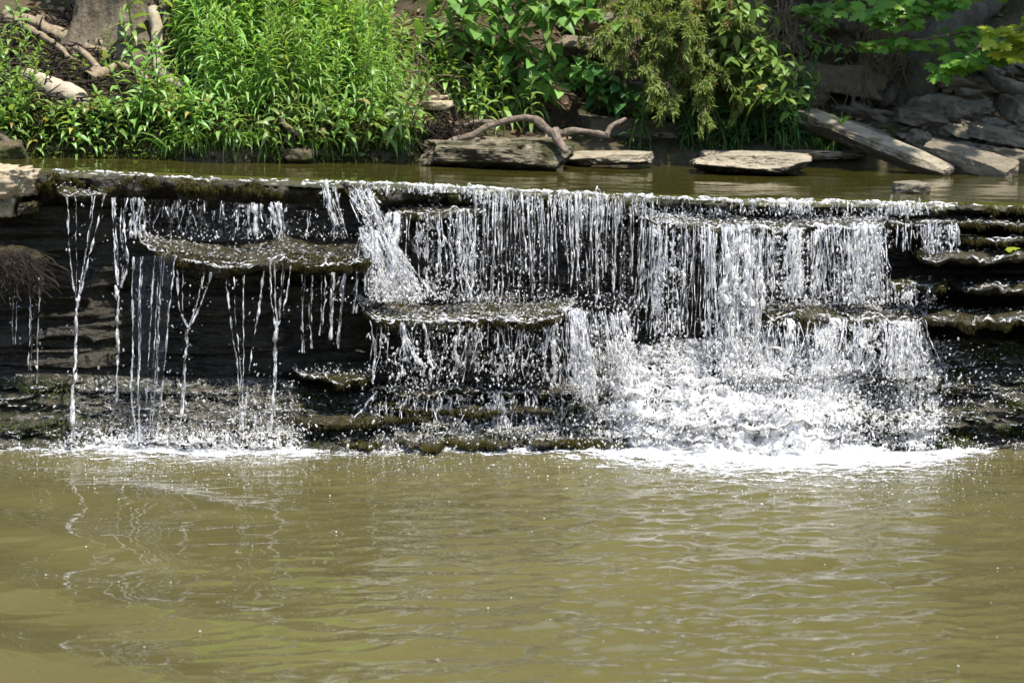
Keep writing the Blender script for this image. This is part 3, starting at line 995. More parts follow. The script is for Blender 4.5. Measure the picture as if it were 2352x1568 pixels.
log('log', 'dead branch crossing the rubble below the maple', 'stick', [(2260, 150, 12.0), (2290, 190, 11.8), (2330, 215, 11.7)], [.035, .03, .02], 'bark_dark', seed=7)
# clump of drift twigs at the end of the driftwood
cl = D(1015, 305, 10.85)
mb = MB()
for j in range(150):
    p = rng.normal(0, 1, 3) * [.07, .04, .03]
    d = nrm(rng.normal(0, 1, 3)) * rng.uniform(.04, .10)
    mb.add(*tube1([p - d, p + rng.normal(0, .012, 3), p + d], [.003, .003, .002], 7, 4))
o = mb.build('twig_clump', M['rootlet'])
o.location = cl
tag(o, 'tangled clump of dark twigs at the root end of the driftwood', 'twigs')

# dry vines on the middle bank
mb = MB()
for j in range(70):
    u0, v0 = rng.uniform(850, 1500), rng.uniform(60, 200)
    p = ground(u0, v0) + [0, -.08, .05]
    q = ground(min(u0 + rng.uniform(20, 190), 1600), v0 + rng.uniform(20, 120)) + [0, -.06, .03]
    mb.add(*tube1([p, (p + q) / 2 + rng.normal(0, .05, 3), q], [.004, .0035, .002], 14, 4))
kind(mb.build('dry_stems', M['twig']), 'stuff', 'dry trailing stems on the middle bank', 'dry stems')
for j, (pts, lab) in enumerate([([(985, 80), (1010, 30), (1045, -30)], 'bare dry sapling stem leaning right near the top middle'), ([(978, 80), (975, 40), (1010, -40)], 'thin bare stem rising beside the leaning dry sapling'), ([(1000, 78), (1060, 40), (1110, 0)], 'low slanting bare stem by the dry saplings')]):
    W = np.array([D(u, v, 11.75) for u, v in pts])
    o = MB().add(*tube1(W - W[0], [.009, .008, .006], 20, 6, .01, j)).build('sapling', M['twig'])
    o.location = W[0]
    tag(o, lab, 'sapling')

mb = MB()
for j in range(160):
    g_ = rng.integers(3)
    u0, v0 = [(rng.uniform(1985, 2075), rng.uniform(20, 150)), (rng.uniform(1780, 1830), rng.uniform(-20, 150)), (rng.uniform(1780, 1990), rng.uniform(140, 165))][g_]
    Y_ = 11.72 if g_ else 11.85
    p = D(u0, v0, Y_)
    l_ = rng.uniform(.05, .3)
    mb.add(*tube1([p, p + [rng.normal(0, .03), -.02, -l_ * .5], p + [rng.normal(0, .06), .0, -l_]], [.003, .0025, .0015], 10, 4))
kind(mb.build('hanging_roots', M['twig']), 'stuff', 'thin dry roots hanging from the overhanging bank at the right', 'roots')

# ------------------------------------------------------------------ plants
def lance_plant(h, nl, L, W, lean, seed, bare=.1, mat='lance', prof='lance'):
    r = np.random.default_rng(seed)
    t = np.linspace(0, 1, 10)
    st = np.stack([lean[0] * t ** 1.7, lean[1] * t ** 1.7, h * t * (1 - .12 * np.hypot(*lean) * t)], -1)
    ts = bare + (1 - bare) * np.linspace(0, 1, nl) ** .9
    O = np.stack([np.interp(ts, t, st[:, i]) for i in range(3)], -1)
    a = np.arange(nl) * 2.399 + r.random() * 6
    el = R(18) + R(45) * ts ** 3 + r.normal(0, .2, nl)
    d = np.stack([np.cos(a) * np.cos(el), np.sin(a) * np.cos(el), np.sin(el)], -1)
    Ls = L * (.6 + .4 * np.minimum(1, ts * 2.5)) * (1.0 - .55 * ts ** 2) * r.uniform(.75, 1.15, nl)
    V, F, A = leaves(O, d, Ls, W * (Ls / L) ** .5 * r.uniform(.8, 1.2, nl), .25 + .5 * (1 - ts) + r.normal(0, .1, nl), .3, prof)
    sv, sf = tubes(st[None], np.linspace(.0045, .0015, 10)[None], 5)
    return MB().add(sv, sf, .5), MB().add(V, F, A)


class Proto:
    def __init__(s, name, builders, mat, stem='stem', leafname='foliage'):
        s.items = []
        s.name = name
        for (a, b) in builders:
            so = a.build('stem', M[stem])
            fo = b.build(leafname, M[mat])
            s.items.append([so, fo])
        s.used = [False] * len(s.items)

    def place(s, loc, rz, sc, label, cat='plant', group=None, k=None):
        k = rng.integers(len(s.items)) if k is None else k
        r = empty(s.name, loc, label, cat, group, rz)
        r.scale = (sc, sc, sc)
        for o in s.items[k]:
            if s.used[k]:
                o = o.copy()
                C.objects.link(o)
            o.parent = r
        s.used[k] = True
        return r

    def cleanup(s):
        for i, u in enumerate(s.used):
            if not u:
                for o in s.items[i]:
                    bpy.data.objects.remove(o)


tall = Proto('leafy_plant', [lance_plant(.62, 50, .165, .0175, (rng.normal(0, .12), rng.normal(-.06, .1)), 10 + i) for i in range(9)], 'lance')
low = Proto('low_plant', [lance_plant(.22, 13, .13, .035, (rng.normal(0, .05), -.05), 40 + i, .2, prof='ovate') for i in range(6)], 'seedling')
herb = Proto('young_plant', [lance_plant(.32, 20, .125, .022, (rng.normal(0, .1), -.06), 60 + i, .15) for i in range(6)], 'seedling')
fern = Proto('dark_plant', [lance_plant(.34, 34, .13, .016, (rng.normal(0, .1), -.07), 80 + i, .05) for i in range(6)], 'dark_leaf')


def tuft(n, L, seed):
    r = np.random.default_rng(seed)
    a = r.random(n) * 6.283
    el = r.uniform(.7, 1.4, n)
    d = np.stack([np.cos(a) * np.cos(el), np.sin(a) * np.cos(el), np.sin(el)], -1)
    V, F, A = leaves(r.normal(0, .012, (n, 3)) * [1, 1, 0], d, r.uniform(.5, 1.1, n) * L, .008, r.uniform(.3, .9, n), .3, 'blade')
    sv, sf = tubes(np.array([[[0, 0, -.01], [0, 0, .0], [0, 0, .02]]]), .004, 4)
    return MB().add(sv, sf), MB().add(V, F, A)


grass = Proto('grass_tuft', [tuft(26, .28, 100 + i) for i in range(5)], 'grass', leafname='blades')

# the tall stand on the left bank
cnt = 0
for j in range(2600):
    x = rng.uniform(-2.0, -.42)
    y = ip(x, BANK) + .03 + rng.random() ** 1.3 * 1.5
    p = gpos(x, y)
    # photo column of the root
    u = 1176 + x / y * FPX
    if u < 395 + max(0, (11.2 - y)) * 70 or u > 978 - (y - 10.5) * 95:
        continue
    if u < 470 and y < 10.75:
        continue
    h = np.interp(u, [330, 500, 700, 850, 960], [.95, 1.12, 1.05, .82, .58]) * rng.uniform(.8, 1.15)
    if y < ip(x, BANK) + .25:
        h *= .72
    tall.place(p - [0, 0, .02], rng.uniform(0, 6.28), h, 'slender bright green stem in the dense leafy stand on the left bank', group='leafy stems of the dense left stand')
    cnt += 1
    if cnt >= 275:
        break
# leaning edge plants over the water
for u, v in [(520, 362), (560, 366), (600, 352), (640, 365), (700, 360), (740, 364), (790, 360), (830, 358), (870, 360), (905, 352), (930, 345)]:
    p = ground(u, v - 12)
    r_ = herb.place(p, rng.uniform(0, 6), rng.uniform(.9, 1.25), 'leafy shoot leaning over the water at the foot of the dense left stand', group='shoots at the foot of the left stand')
    r_.rotation_euler = (R(22), R(rng.uniform(-5, 15)), rng.uniform(-1, 1))
# left bank
for j in range(80):
    u, v = rng.uniform(-40, 480), rng.uniform(268, 366)
    if 60 < u < 190 and v < 235:
        continue
    if u < 240 and v < 300:
        continue
    p = ground(u, v)
    low.place(p, rng.uniform(0, 6), rng.uniform(.4, .9), 'low broad-leaved seedling on the mossy slope below the tree roots', group='low seedlings on the left slope')
for j in range(20):
    u, v = rng.uniform(-60, 65), rng.uniform(215, 330)
    p = ground(u, v)
    herb.place(p, rng.uniform(0, 6), rng.uniform(.6, .95), 'bright leafy plant in the clump at the far left edge', group='leafy plants at the far left edge')
for j in range(8):
    u, v = rng.uniform(220, 420), rng.uniform(235, 310)
    herb.place(ground(u, v), rng.uniform(0, 6), rng.uniform(.7, 1.2), 'young leafy plant between the pale log and the dense stand', group='young plants beside the pale log')
for u, v, s in [(310, 170, 1.5), (255, 175, .7), (60, 120, .9), (20, 150, 1.1)]:
    herb.place(ground(u, v), rng.uniform(0, 6), s, {310: 'tall single plant in front of the tree trunk', 255: 'small single plant under the tree root', 60: 'single leafy plant among the roots at the left', 20: 'single plant at the left edge below the roots'}[u])
# middle bank
for j in range(30):
    u, v = rng.uniform(1040, 1250), rng.uniform(225, 318)
    herb.place(ground(u, v), rng.uniform(0, 6), rng.uniform(.8, 1.25), 'grassy leafy plant behind the driftwood', group='leafy plants behind the driftwood')
for j in range(16):
    u, v = rng.uniform(960, 1060), rng.uniform(120, 190)
    grass.place(ground(u, v), rng.uniform(0, 6), rng.uniform(.6, 1.0), 'yellowish grass tuft on the slope above the small flat stones', 'grass', 'grass tufts on the middle slope')
for u, v, s in [(1445, 348, .8), (1470, 352, .9), (1495, 345, .8)]:
    fern.place(ground(u, v), rng.uniform(0, 6), s, 'small drooping plant before the sandy rock face', group='drooping plants at the sandy rock')
# dark ferny plants under the juniper
for j in range(64):
    u, v = rng.uniform(1560, 1850), rng.uniform(285, 352)
    if v < 270 + (u - 1560) * .1:
        continue
    fern.place(ground(u, v), rng.uniform(0, 6), rng.uniform(.75, 1.3), 'dark narrow-leaved plant in the thicket beneath the juniper', group='dark plants of the thicket under the juniper')
for u, v in [(1890, 352), (1915, 345), (1935, 350), (1870, 340), (1905, 356), (1955, 352)]:
    grass.place(ground(u, v), rng.uniform(0, 6), rng.uniform(.9, 1.15), 'thin grass tuft growing beneath the leaning slab', 'grass', 'grass tufts beneath the leaning slab')
for j in range(26):
    u, v = rng.uniform(390, 970), rng.uniform(325, 362)
    grass.place(ground(u, v), rng.uniform(0, 6), rng.uniform(.7, 1.1), 'grass tuft between the stems at the foot of the dense left stand', 'grass', 'grass tufts at the foot of the left stand')
gp = D(1935, 285, 11.35)
grass.place(gp, 1, .5, 'small grass tuft growing on the edge of the leaning slab', 'grass')
for P_ in (tall, low, herb, fern, grass):
    P_.cleanup()

# creeping ground leaves on the mossy left slope (nobody could count them)
m = 5200
O, dd = [], []
us, vs = rng.uniform(-60, 960, m), rng.uniform(190, 366, m)
xs = rng.uniform(-2.6, -.35, m)
ys = ip(xs, BANK) + rng.uniform(.0, 1.0, m) ** 1.4
O = np.stack([xs, ys, ht(xs, ys) + .008], -1)
a = rng.random(m) * 6.283
V, F, A = leaves(O, np.stack([np.cos(a), np.sin(a) - .3, rng.uniform(.2, 1.0, m)], -1), rng.uniform(.02, .05, m), rng.uniform(.014, .026, m), .3, .2, 'ovate')
kind(MB().add(V, F, A).build('ground_cover', M['seedling']), 'stuff', 'small creeping leaves on the left bank', 'ground cover')
m = 22000
xs = rng.uniform(-2.6, -.35, m)
ys = ip(xs, BANK) + rng.normal(.04, .05, m)
O = np.stack([xs, ys, ht(xs, ys)], -1)
V, F, A = leaves(O, np.stack([rng.normal(0, .5, m), -.6 + rng.normal(0, .4, m), rng.uniform(-.4, .9, m)], -1), rng.uniform(.015, .04, m), .007, .4, .2, 'blade')
kind(MB().add(V, F, A).build('moss', M['moss_green']), 'stuff', 'yellow green moss along the foot of the left bank', 'moss')
# dead leaves
m = 2600
xs = rng.uniform(-2.4, 3, m)
ys = ip(xs, BANK) + rng.uniform(.05, 1.8, m)
O = np.stack([xs, ys, ht(xs, ys) + .01], -1)
a = rng.random(m) * 6.283
V, F, A = leaves(O, np.stack([np.cos(a), np.sin(a), rng.normal(.1, .3, m)], -1), rng.uniform(.03, .07, m), rng.uniform(.015, .035, m), .2, .3, 'ovate', .8)
M['litter'] = leaf_mat('dead leaf', (.10, .06, .03), (.19, .13, .07), (.30, .23, .15), .15, .8, .1)
kind(MB().add(V, F, A).build('leaf_litter', M['litter']), 'stuff', 'dead brown leaves on the banks', 'leaf litter')

# the wood above the bank, out of the picture but mirrored in the pool
m = 26000
xs, ys = rng.uniform(-14, 14, m), rng.uniform(14.2, 19, m)
zs = ht(xs, ys) + rng.random(m) ** 1.2 * (5.5 + 2.5 * vn1(xs, .5, 44)) - .1
k = zs > 2.6 + .2 * (ys - 14)
O = np.stack([xs, ys, zs], -1)[k]
m = len(O)
a = rng.random(m) * 6.283
V, F, A = leaves(O, np.stack([np.cos(a), np.sin(a), rng.normal(-.3, .5, m)], -1), rng.uniform(.25, .5, m), rng.uniform(.14, .26, m), .3, .2, 'ovate', 1.0)
kind(MB().add(V, F, A).build('woods', M['dark_leaf']), 'stuff', 'leafy wood growing above the bank', 'woods')

# ------------------------------------------------------------------ vines with broad leaves
def vine(label, stems, L, nper, mat='vine', spread=.10, seed=0, down=.3):
    """stems: lists of photo points (u,v,Y); leaves sit two-ranked along them, tipped to the light"""
    W0 = np.array(D(*stems[0][0]))
    root = empty('vine', W0, label, 'vine')
    sb, lb = MB(), MB()
    r = np.random.default_rng(seed)
    for st in stems:
        W = np.array([D(*p) for p in st]) - W0
        V, F = tube1(W, [.006, .003], 24, 5, .012, seed)
        sb.add(V, F)
        tt = np.linspace(0, len(W) - 1, 60)
        Pc = catmull(W, tt)
        m = nper
        i = r.integers(4, 60, m)
        O = Pc[i] + r.normal(0, spread, (m, 3)) * [1, .6, .45]
        a = r.random(m) * 6.283
        d = np.stack([np.cos(a), np.sin(a) - .8, -down + r.normal(0, .25, m)], -1)
        V, F, A = leaves(O, d, r.uniform(.7, 1.15, m) * L, r.uniform(.5, .72, m) * L, .35, .2, 'ovate', .3)
        lb.add(V, F, A)
        Q = np.stack([Pc[i], (Pc[i] + O) / 2 + [0, 0, .015], O], 1)
        V, F = tubes(Q, .0016, 3)
        sb.add(V, F)
    sb.build('stem', M['stem'], root)
    lb.build('foliage', M[mat], root)
    return root


vine('broad-leaved vine hanging over the top of the middle bank', [[(1340, -80, 11.7), (1220, -20, 11.6), (1100, 20, 11.55), (1010, 50, 11.5)], [(1330, -60, 11.7), (1250, 30, 11.6), (1160, 60, 11.55)], [(1200, -80, 11.7), (1120, -10, 11.6), (1040, 5, 11.55)], [(1340, -60, 11.6), (1310, 0, 11.5), (1290, 30, 11.5)]], .098, 75, seed=3)
vine('vine trailing down the middle bank behind the driftwood plants', [[(1060, 40, 11.75), (1130, 90, 11.7), (1220, 130, 11.6), (1290, 180, 11.55)], [(1080, 70, 11.75), (1120, 120, 11.7), (1160, 150, 11.65)], [(1230, 110, 11.7), (1300, 160, 11.6), (1330, 190, 11.6)]], .092, 52, seed=5)
vine('dark-leaved vine spilling over the rock layer under the juniper', [[(1330, 130, 11.75), (1390, 170, 11.65), (1440, 210, 11.6), (1480, 245, 11.55)], [(1340, 140, 11.75), (1380, 190, 11.65), (1420, 230, 11.6)]], .09, 60, 'dark_leaf', .07, seed=7)
vine('light green leafy shrub hanging right of the juniper', [[(1640, -60, 11.6), (1690, 60, 11.5), (1740, 130, 11.45), (1775, 165, 11.4)], [(1680, 40, 11.6), (1720, 170, 11.5), (1760, 215, 11.4), (1790, 222, 11.4)], [(1700, 60, 11.6), (1730, 100, 11.5), (1745, 160, 11.45)], [(1650, -40, 11.6), (1690, 20, 11.5), (1720, 40, 11.5)]], .062, 120, 'seedling', .075, seed=9)
vine('thin vine with small leaves across the overhanging block', [[(1790, 60, 11.8), (1860, 90, 11.75), (1960, 120, 11.7)], [(1870, 40, 11.85), (1900, 70, 11.8)]], .06, 22, 'vine', .05, seed=11)
vine('single vine strand of curled dry yellow-green leaves hanging at the top middle', [[(1254, -30, 11.4), (1256, 30, 11.4), (1258, 75, 11.4), (1260, 118, 11.4)]], .06, 14, 'grass', .008, seed=13, down=1.5)

# ------------------------------------------------------------------ juniper
J0 = np.array(D(1600, -120, 12.2))
jun = empty('juniper_shrub', J0, 'drooping olive green juniper with brown twigs hanging over the bank', 'shrub')
wood, nd = MB(), MB()
ends = [(1350, 30), (1380, 80), (1420, 115), (1450, 60), (1470, 150), (1500, 195), (1540, 235), (1580, 215), (1620, 262), (1660, 240), (1700, 235), (1640, 180), (1560, 150), (1510, 90), (1580, 70), (1650, 90), (1700, 130), (1690, 50), (1430, 10), (1530, 20), (1620, 20), (1720, 190), (1480, 105), (1600, 120)]
for j, (u, v) in enumerate(ends):
    Yt = rng.uniform(11.3, 11.75)
    E = np.array(D(u, v, Yt)) - J0
    mid = E * .5 + [0, 0, .10] + rng.normal(0, .04, 3)
    W = np.array([[0, 0, 0], mid, E])
    V, F = tube1(W, [.016, .009, .003], 26, 6, .03, j)
    wood.add(V, F)
    tt = np.linspace(.5, 2, 80)
    Pc = catmull(W, tt)
    for q in range(34):
        b = Pc[rng.integers(5, 80)]
        d = nrm(E * .5 + rng.normal(0, .35, 3) + [0, -.1, -.12])
        Lt = rng.uniform(.07, .17)
        P = np.array([b, b + d * Lt * .5 + rng.normal(0, .01, 3), b + d * Lt + [0, 0, -.02]])
        V, F = tube1(P, [.003, .0015], 6, 4)
        wood.add(V, F)
        m = 70
        s = rng.random(m)
        O = P[0] + (P[2] - P[0]) * s[:, None] + rng.normal(0, .006, (m, 3))
        dn = nrm(d * .8 + rng.normal(0, .7, (m, 3)))
        V, F, A = leaves(O, dn, rng.uniform(.02, .045, m), .006, .2, .2, 'blade')
        dead = rng.random() < .12
        nd.add(V, F, A * .3 if dead else .45 + A * .55)
wood.build('branches', M['twig'], jun)
nd.build('foliage', M['juniper'], jun)

# ------------------------------------------------------------------ maple on the right
T0 = np.array(ground(2085, 205))
mt = empty('maple_tree', T0, 'lichen-spotted maple trunk leaning out of the right bank with bright leaves', 'maple tree')
top = np.array(D(2300, -60, 12.6))
W = np.array([T0 + [0, 0, -.1], D(2130, 140, 12.0), D(2200, 50, 12.25), top, top + [.5, .3, 1.0], top + [.6, .2, 2.2], top + [.4, 0, 3.4]]) - T0
V, F = tube1(W, [.16, .12, .10, .10, .09, .07, .04], 80, 18, .02, 4, .14)
MB().add(V, F).build('trunk', M['bark_dark'], mt)
for j, (p, q) in enumerate([((2080, 190), (2030, 250)), ((2070, 160), (2040, 100))]):
    Wr = np.array([D(*p, 12.0), D((p[0] + q[0]) / 2 - 8, (p[1] + q[1]) / 2, 11.9), D(*q, 11.95)]) - T0
    MB().add(*tube1(Wr, [.05, .035, .02], 24, 9, .02, j, .3)).build('root', M['bark_dark'], mt)


def maple_branch(pts, nl, L, mat, sp, seed, name='branch'):
    r = np.random.default_rng(seed)
    W = np.array([D(*p) if len(p) == 3 else p for p in pts]) - T0
    b = MB().add(*tube1(W, [.008, .003], 24, 5, .01, seed))
    Pc = catmull(W, np.linspace(.3, len(W) - 1, 50))
    i = r.integers(0, 50, nl)
    O = Pc[i] + r.normal(0, sp, (nl, 3)) * [1, .6, .3]
    a = r.normal(-math.pi / 2, .8, nl)
    d = np.stack([np.cos(a), np.sin(a), -.45 + r.normal(0, .25, nl)], -1)
    nn = np.stack([r.normal(0, .25, nl), -.45 + r.normal(0, .2, nl), np.ones(nl)], -1)
    br = b.build(name, M['twig'], mt)
    V, F, A = maple_leaves(O, d, nn, r.uniform(.75, 1.15, nl) * L)
    MB().add(V, F, A).build('foliage', M[mat], br)


maple_branch([(2140, -60, 11.7), (2060, 10, 11.55), (2000, 30, 11.5)], 46, .085, 'maple', .07, 1)
maple_branch([(2150, -40, 11.7), (2100, 30, 11.55), (2060, 60, 11.5)], 34, .08, 'maple', .06, 2)
maple_branch([(2260, 60, 11.9), (2120, 90, 11.6), (2000, 100, 11.5)], 50, .08, 'maple', .06, 3)
maple_branch([(2300, 60, 11.8), (2230, 120, 11.5), (2180, 150, 11.4)], 36, .09, 'maple', .06, 4)
maple_branch([(2400, 60, 11.7), (2320, 105, 11.4), (2250, 130, 11.35)], 36, .088, 'maple', .055, 5)
maple_branch([(2420, 0, 11.5), (2350, 60, 11.3), (2300, 80, 11.25)], 36, .09, 'maple_yellow', .07, 6)
maple_branch([(2440, 60, 11.5), (2370, 100, 11.3), (2335, 120, 11.3)], 16, .10, 'maple_yellow', .05, 7)
maple_branch([(2420, -60, 11.9), (2250, -20, 11.7), (2120, 10, 11.6)], 50, .08, 'maple', .06, 8)
maple_branch([(2100, -60, 11.9), (1950, -10, 11.75), (1850, 20, 11.7)], 40, .075, 'maple', .06, 9)
# the crown over the right bank throws its dappled shade
m = 3600
c = np.array([3.0, 11.5, 4.4])
q = nrm(rng.normal(0, 1, (m, 3))) * rng.uniform(.35, 1.0, (m, 1)) * [1.5, 1.25, .9]
cl = fbm(q, 1.3, 55, 3)
q = q[cl > -.18]
m = len(q)
a = rng.random(m) * 6.283
V, F, A = maple_leaves(c - T0 + q, np.stack([np.cos(a), np.sin(a), rng.normal(-.3, .2, m)], -1), np.stack([rng.normal(0, .3, m), rng.normal(0, .3, m), np.ones(m)], -1), rng.uniform(.13, .2, m))
MB().add(V, F, A).build('crown', M['maple'], mt)
for j in range(9):
    e_ = c + nrm(rng.normal(0, 1, 3)) * [1.0, 1.1, .5] - T0
    MB().add(*tube1([W[4], (W[4] + e_) / 2 + [0, 0, .2], e_], [.04, .02, .006], 16, 6, .05, j)).build('limb', M['bark_dark'], mt)

# ------------------------------------------------------------------ falling water
def rope_set(U0, V0, U1, V1, Y0, Y1, rad, n=46, bead=.7, wob=.008, seed=0, tp=.5):
    """m strands falling from (U0,V0) to (U1,V1); gravity stretches them, beads grow downward"""
    m = len(U0)
    r = np.random.default_rng(seed)
    t = np.linspace(0, 1, n)
    A, B = D(U0, V0, Y0), D(U1, V1, Y1)
    P = A[:, None] + (B - A)[:, None] * np.stack([t, np.sqrt(t), t], -1)
    ph = r.random(m)[:, None] * 50
    zz = P[..., 2] * 1.0
    w = wob * (.3 + t)[None]
    P = P.copy()
    P[..., 0] += w * (1.5 * vn1(zz + ph * 2, 5, seed + 8) + vn1(zz * 1 + ph, 14, seed) + .6 * vn1(zz + ph + 9, 37, seed + 1))
    P[..., 1] += w * vn1(zz + ph + 20, 16, seed + 2)
    b = np.maximum(.03, 1 + bead * 1.9 * vn1(zz * 1.0 + ph * 3, 45, seed + 3) * (.4 + t)[None] + .5 * bead * vn1(zz + ph * 7, 95, seed + 4))
    Rr = rad[:, None] * b * (1.15 - .4 * t)[None]
    V, F = tubes(P, Rr, 5)
    aer = np.repeat(np.clip(.45 + .55 * vn1(zz + ph * 2, 22, seed + 5) + .25 * t[None], 0, 1).ravel(), 5)
    return V, F, aer, P


def sheet(top, bot, Y0, Y1, nu=90, nv=70, rough=.02, seed=0, dens=None, arc=True, tone=.8):
    tp, bt = np.array(top, float), np.array(bot, float)
    s = np.linspace(0, 1, nu)
    ut = np.interp(s, np.linspace(0, 1, len(tp)), tp[:, 0])
    vt_ = np.interp(s, np.linspace(0, 1, len(tp)), tp[:, 1])
    ub = np.interp(s, np.linspace(0, 1, len(bt)), bt[:, 0])
    vb = np.interp(s, np.linspace(0, 1, len(bt)), bt[:, 1])
    A, B = D(ut, vt_, Y0), D(ub, vb, Y1)
    t = np.linspace(0, 1, nv)
    ty = np.sqrt(t) if arc else t
    P = A[:, None] + (B - A)[:, None] * np.stack([t, ty, t], -1)
    Pf = P.reshape(-1, 3)
    Pf[:, 1] += rough * (fbm(Pf * [1, .3, .25], 14, seed, 3) + .5 * fbm(Pf, [40, 10, 18], seed + 3, 2)) * np.repeat(np.tile(.3 + .7 * t, nu).reshape(nu, nv), 1).ravel()
    a = np.full(nu * nv, tone)
    edge = (sm(0, .12, s) * sm(1, .88, s))[:, None] * (sm(0, .06, t) * sm(1.0, .8, t))[None]
    a = a * edge.ravel() * np.clip(.75 + 1.1 * vn1(np.repeat(ut, nv) + 14 * vn1(np.tile(t, nu), 3, seed), 1 / 22, seed + 6) + .5 * fbm(Pf, [12, 1, 5], seed + 7, 3), 0, 1.4)
    if dens is not None:
        a = a * dens(np.repeat(ut, nv), np.tile(t, nu))
    return Pf, grid_faces(nu, nv), a


def drops(U, V, Y, size, el=(1.0, 2.2), jit=.12):
    m = len(U)
    P = D(U, V, Y)
    s = np.asarray(size)
    sc = np.stack([s, s, s * rng.uniform(*el, m)], -1)
    return blobs(P, sc, ICO1, jit, rng.normal(0, .2, m))


def dsize(m, a=.0016, b=.0075, p=2.6):
    return .55 * (a * .6 + (b * 1.15 - a) * rng.random(m) ** (p + 1.6))


def waterfall(label, layers, name='waterfall'):
    """layers: (part name, MB, material)"""
    L0 = layers[0]
    root = L0[1].build(name, M[L0[2]])
    tag(root, label, 'waterfall')
    for nm, mb, mt_ in layers[1:]:
        p_ = mb.build(nm, M[mt_], root)
        if nm == 'droplets':
            p_['kind'] = 'stuff'
    return root


def region_drops(mb, u0, u1, v0, v1, Y, m, p=2.6, b=.0075, slant=0, el=(1, 2.2), clump=0.0):
    U, V = rng.uniform(u0, u1, m), rng.uniform(v0, v1, m)
    if clump:
        k = fbm(np.stack([U / 60, V / 140, 0 * U], -1), 1, int(u0) + 3, 3) > clump
        U, V = U[k], V[k]
    V_, F_ = drops(U + slant * (V - v0), V, Y + rng.normal(0, .04, len(U)), dsize(len(U), b=b, p=p), el)
    mb.add(V_, F_, np.repeat(rng.random(len(U)), len(ICO1[0])))


# --- single streams, traced
def stream(label, left, right, rope, Yt, Yb, seed, rim=.0034, tone=.35, nd=26):
    rp, fl, dr = MB(), MB(), MB()
    allv = []

    def line(pts, r, s):
        pts = np.array(pts, float)
        n = 90
        t = np.linspace(0, len(pts) - 1, n)
        uv = catmull(pts, t)
        v = uv[:, 1]
        Y = Yt + (Yb - Yt) * np.clip((v - 430) / 570, 0, 1) ** .8
        P = D(uv[:, 0], v, Y)
        P[:, 0] += .005 * vn1(P[:, 2], 4, s + 6) + .0035 * vn1(P[:, 2], 26, s) + .003 * vn1(P[:, 2], 60, s + 1)
        b = np.maximum(.02, .8 + 1.3 * vn1(P[:, 2], 31, s + 2) + .9 * vn1(P[:, 2], 85, s + 3) + .5 * vn1(P[:, 2], 9, s + 9))
        V, F = tubes(P[None], (r * b)[None], 6)
        rp.add(V, F, np.repeat(np.clip(.5 + .6 * vn1(P[:, 2], 30, s + 4), 0, 1), 6))
        return P

    if left:
        Pl_ = line(left, rim, seed)
        Pr_ = line(right, rim, seed + 10)
        w = np.linspace(0, 1, 12)
        G = Pl_[:, None] + (Pr_ - Pl_)[:, None] * w[None, :, None]
        Gf = G.reshape(-1, 3)
        Gf[:, 1] += .006 * fbm(Gf, [30, 1, 9], seed, 3)
        if tone > .4:
            fl.add(Gf, grid_faces(90, 12), tone * .25 * (.3 + .7 * sm(-.3, .4, fbm(Gf, [22, 1, 4], seed + 3, 3))))
        lo, hi = np.array(left)[:, 1].min(), np.array(left)[:, 1].max()
        region_drops(dr, np.array(left)[:, 0].min(), np.array(right)[:, 0].max(), lo, hi, Yt - .05, nd)
        for q in range(7 if tone > .4 else 3):
            f = rng.uniform(.1, .9)
            line([(a[0] + (b[0] - a[0]) * f, a[1] + (b[1] - a[1]) * f) for a, b in zip(left, right)] if len(left) == len(right) else left, rim * rng.uniform(.25, .6), seed + 20 + q)
    if rope:
        line(rope, rim * 1.7, seed + 30)
        line([(a + rng.normal(0, 4), b) for a, b in rope], rim * 1.0, seed + 40)
        rv = np.array(rope)
        region_drops(dr, rv[:, 0].min() - 12, rv[:, 0].max() + 12, rv[:, 1].min(), rv[:, 1].max(), Yt - .06, nd)
    lay = [('', rp, 'rope')]
    if fl.V:
        lay.append(('film', fl, 'film'))
    if dr.V:
        lay.append(('droplets', dr, 'drop'))
    return waterfall(label, lay, 'water_stream')


stream('thin V-shaped stream falling the whole height nearest the left boulder', [(152, 450), (160, 560), (168, 640), (175, 690)], [(238, 450), (222, 520), (200, 610), (182, 690)], [(177, 685), (172, 760), (175, 850), (165, 900), (168, 1005)], 9.44, 9.06, 1, nd=60)
stream('narrow twisting stream left of the broad mossy ledge', [(258, 455), (262, 520), (266, 575), (272, 655)], [(292, 455), (285, 530), (294, 595), (278, 660)], [(273, 655), (268, 740), (270, 800), (268, 925)], 9.43, 9.08, 2, nd=60)
stream('wide glassy sheet falling from the left end of the broad mossy ledge', [(306, 590), (303, 700), (305, 800), (302, 900), (312, 1010)], [(402, 585), (392, 680), (383, 780), (375, 880), (362, 995)], None, 9.27, 9.06, 3, tone=.5, nd=130)
stream('slanting two-armed stream right of the wide glassy sheet', [(406, 620), (410, 690), (418, 730), (430, 752)], [(486, 625), (468, 680), (452, 720), (434, 752)], [(432, 748), (426, 800), (424, 850), (415, 985)], 9.25, 9.07, 4, nd=60)
stream('tall V-shaped stream under the middle of the broad mossy ledge', [(520, 640), (530, 740), (545, 850), (550, 950)], [(606, 622), (592, 720), (576, 820), (562, 955)], [(556, 945), (556, 990)], 9.25, 9.07, 5, nd=50)
stream('stream with bright beads under the right part of the broad mossy ledge', [(618, 602), (622, 680), (628, 720), (634, 745)], [(668, 610), (656, 690), (648, 720), (640, 745)], [(637, 738), (632, 800), (630, 870), (622, 985)], 9.25, 9.07, 6, nd=50)
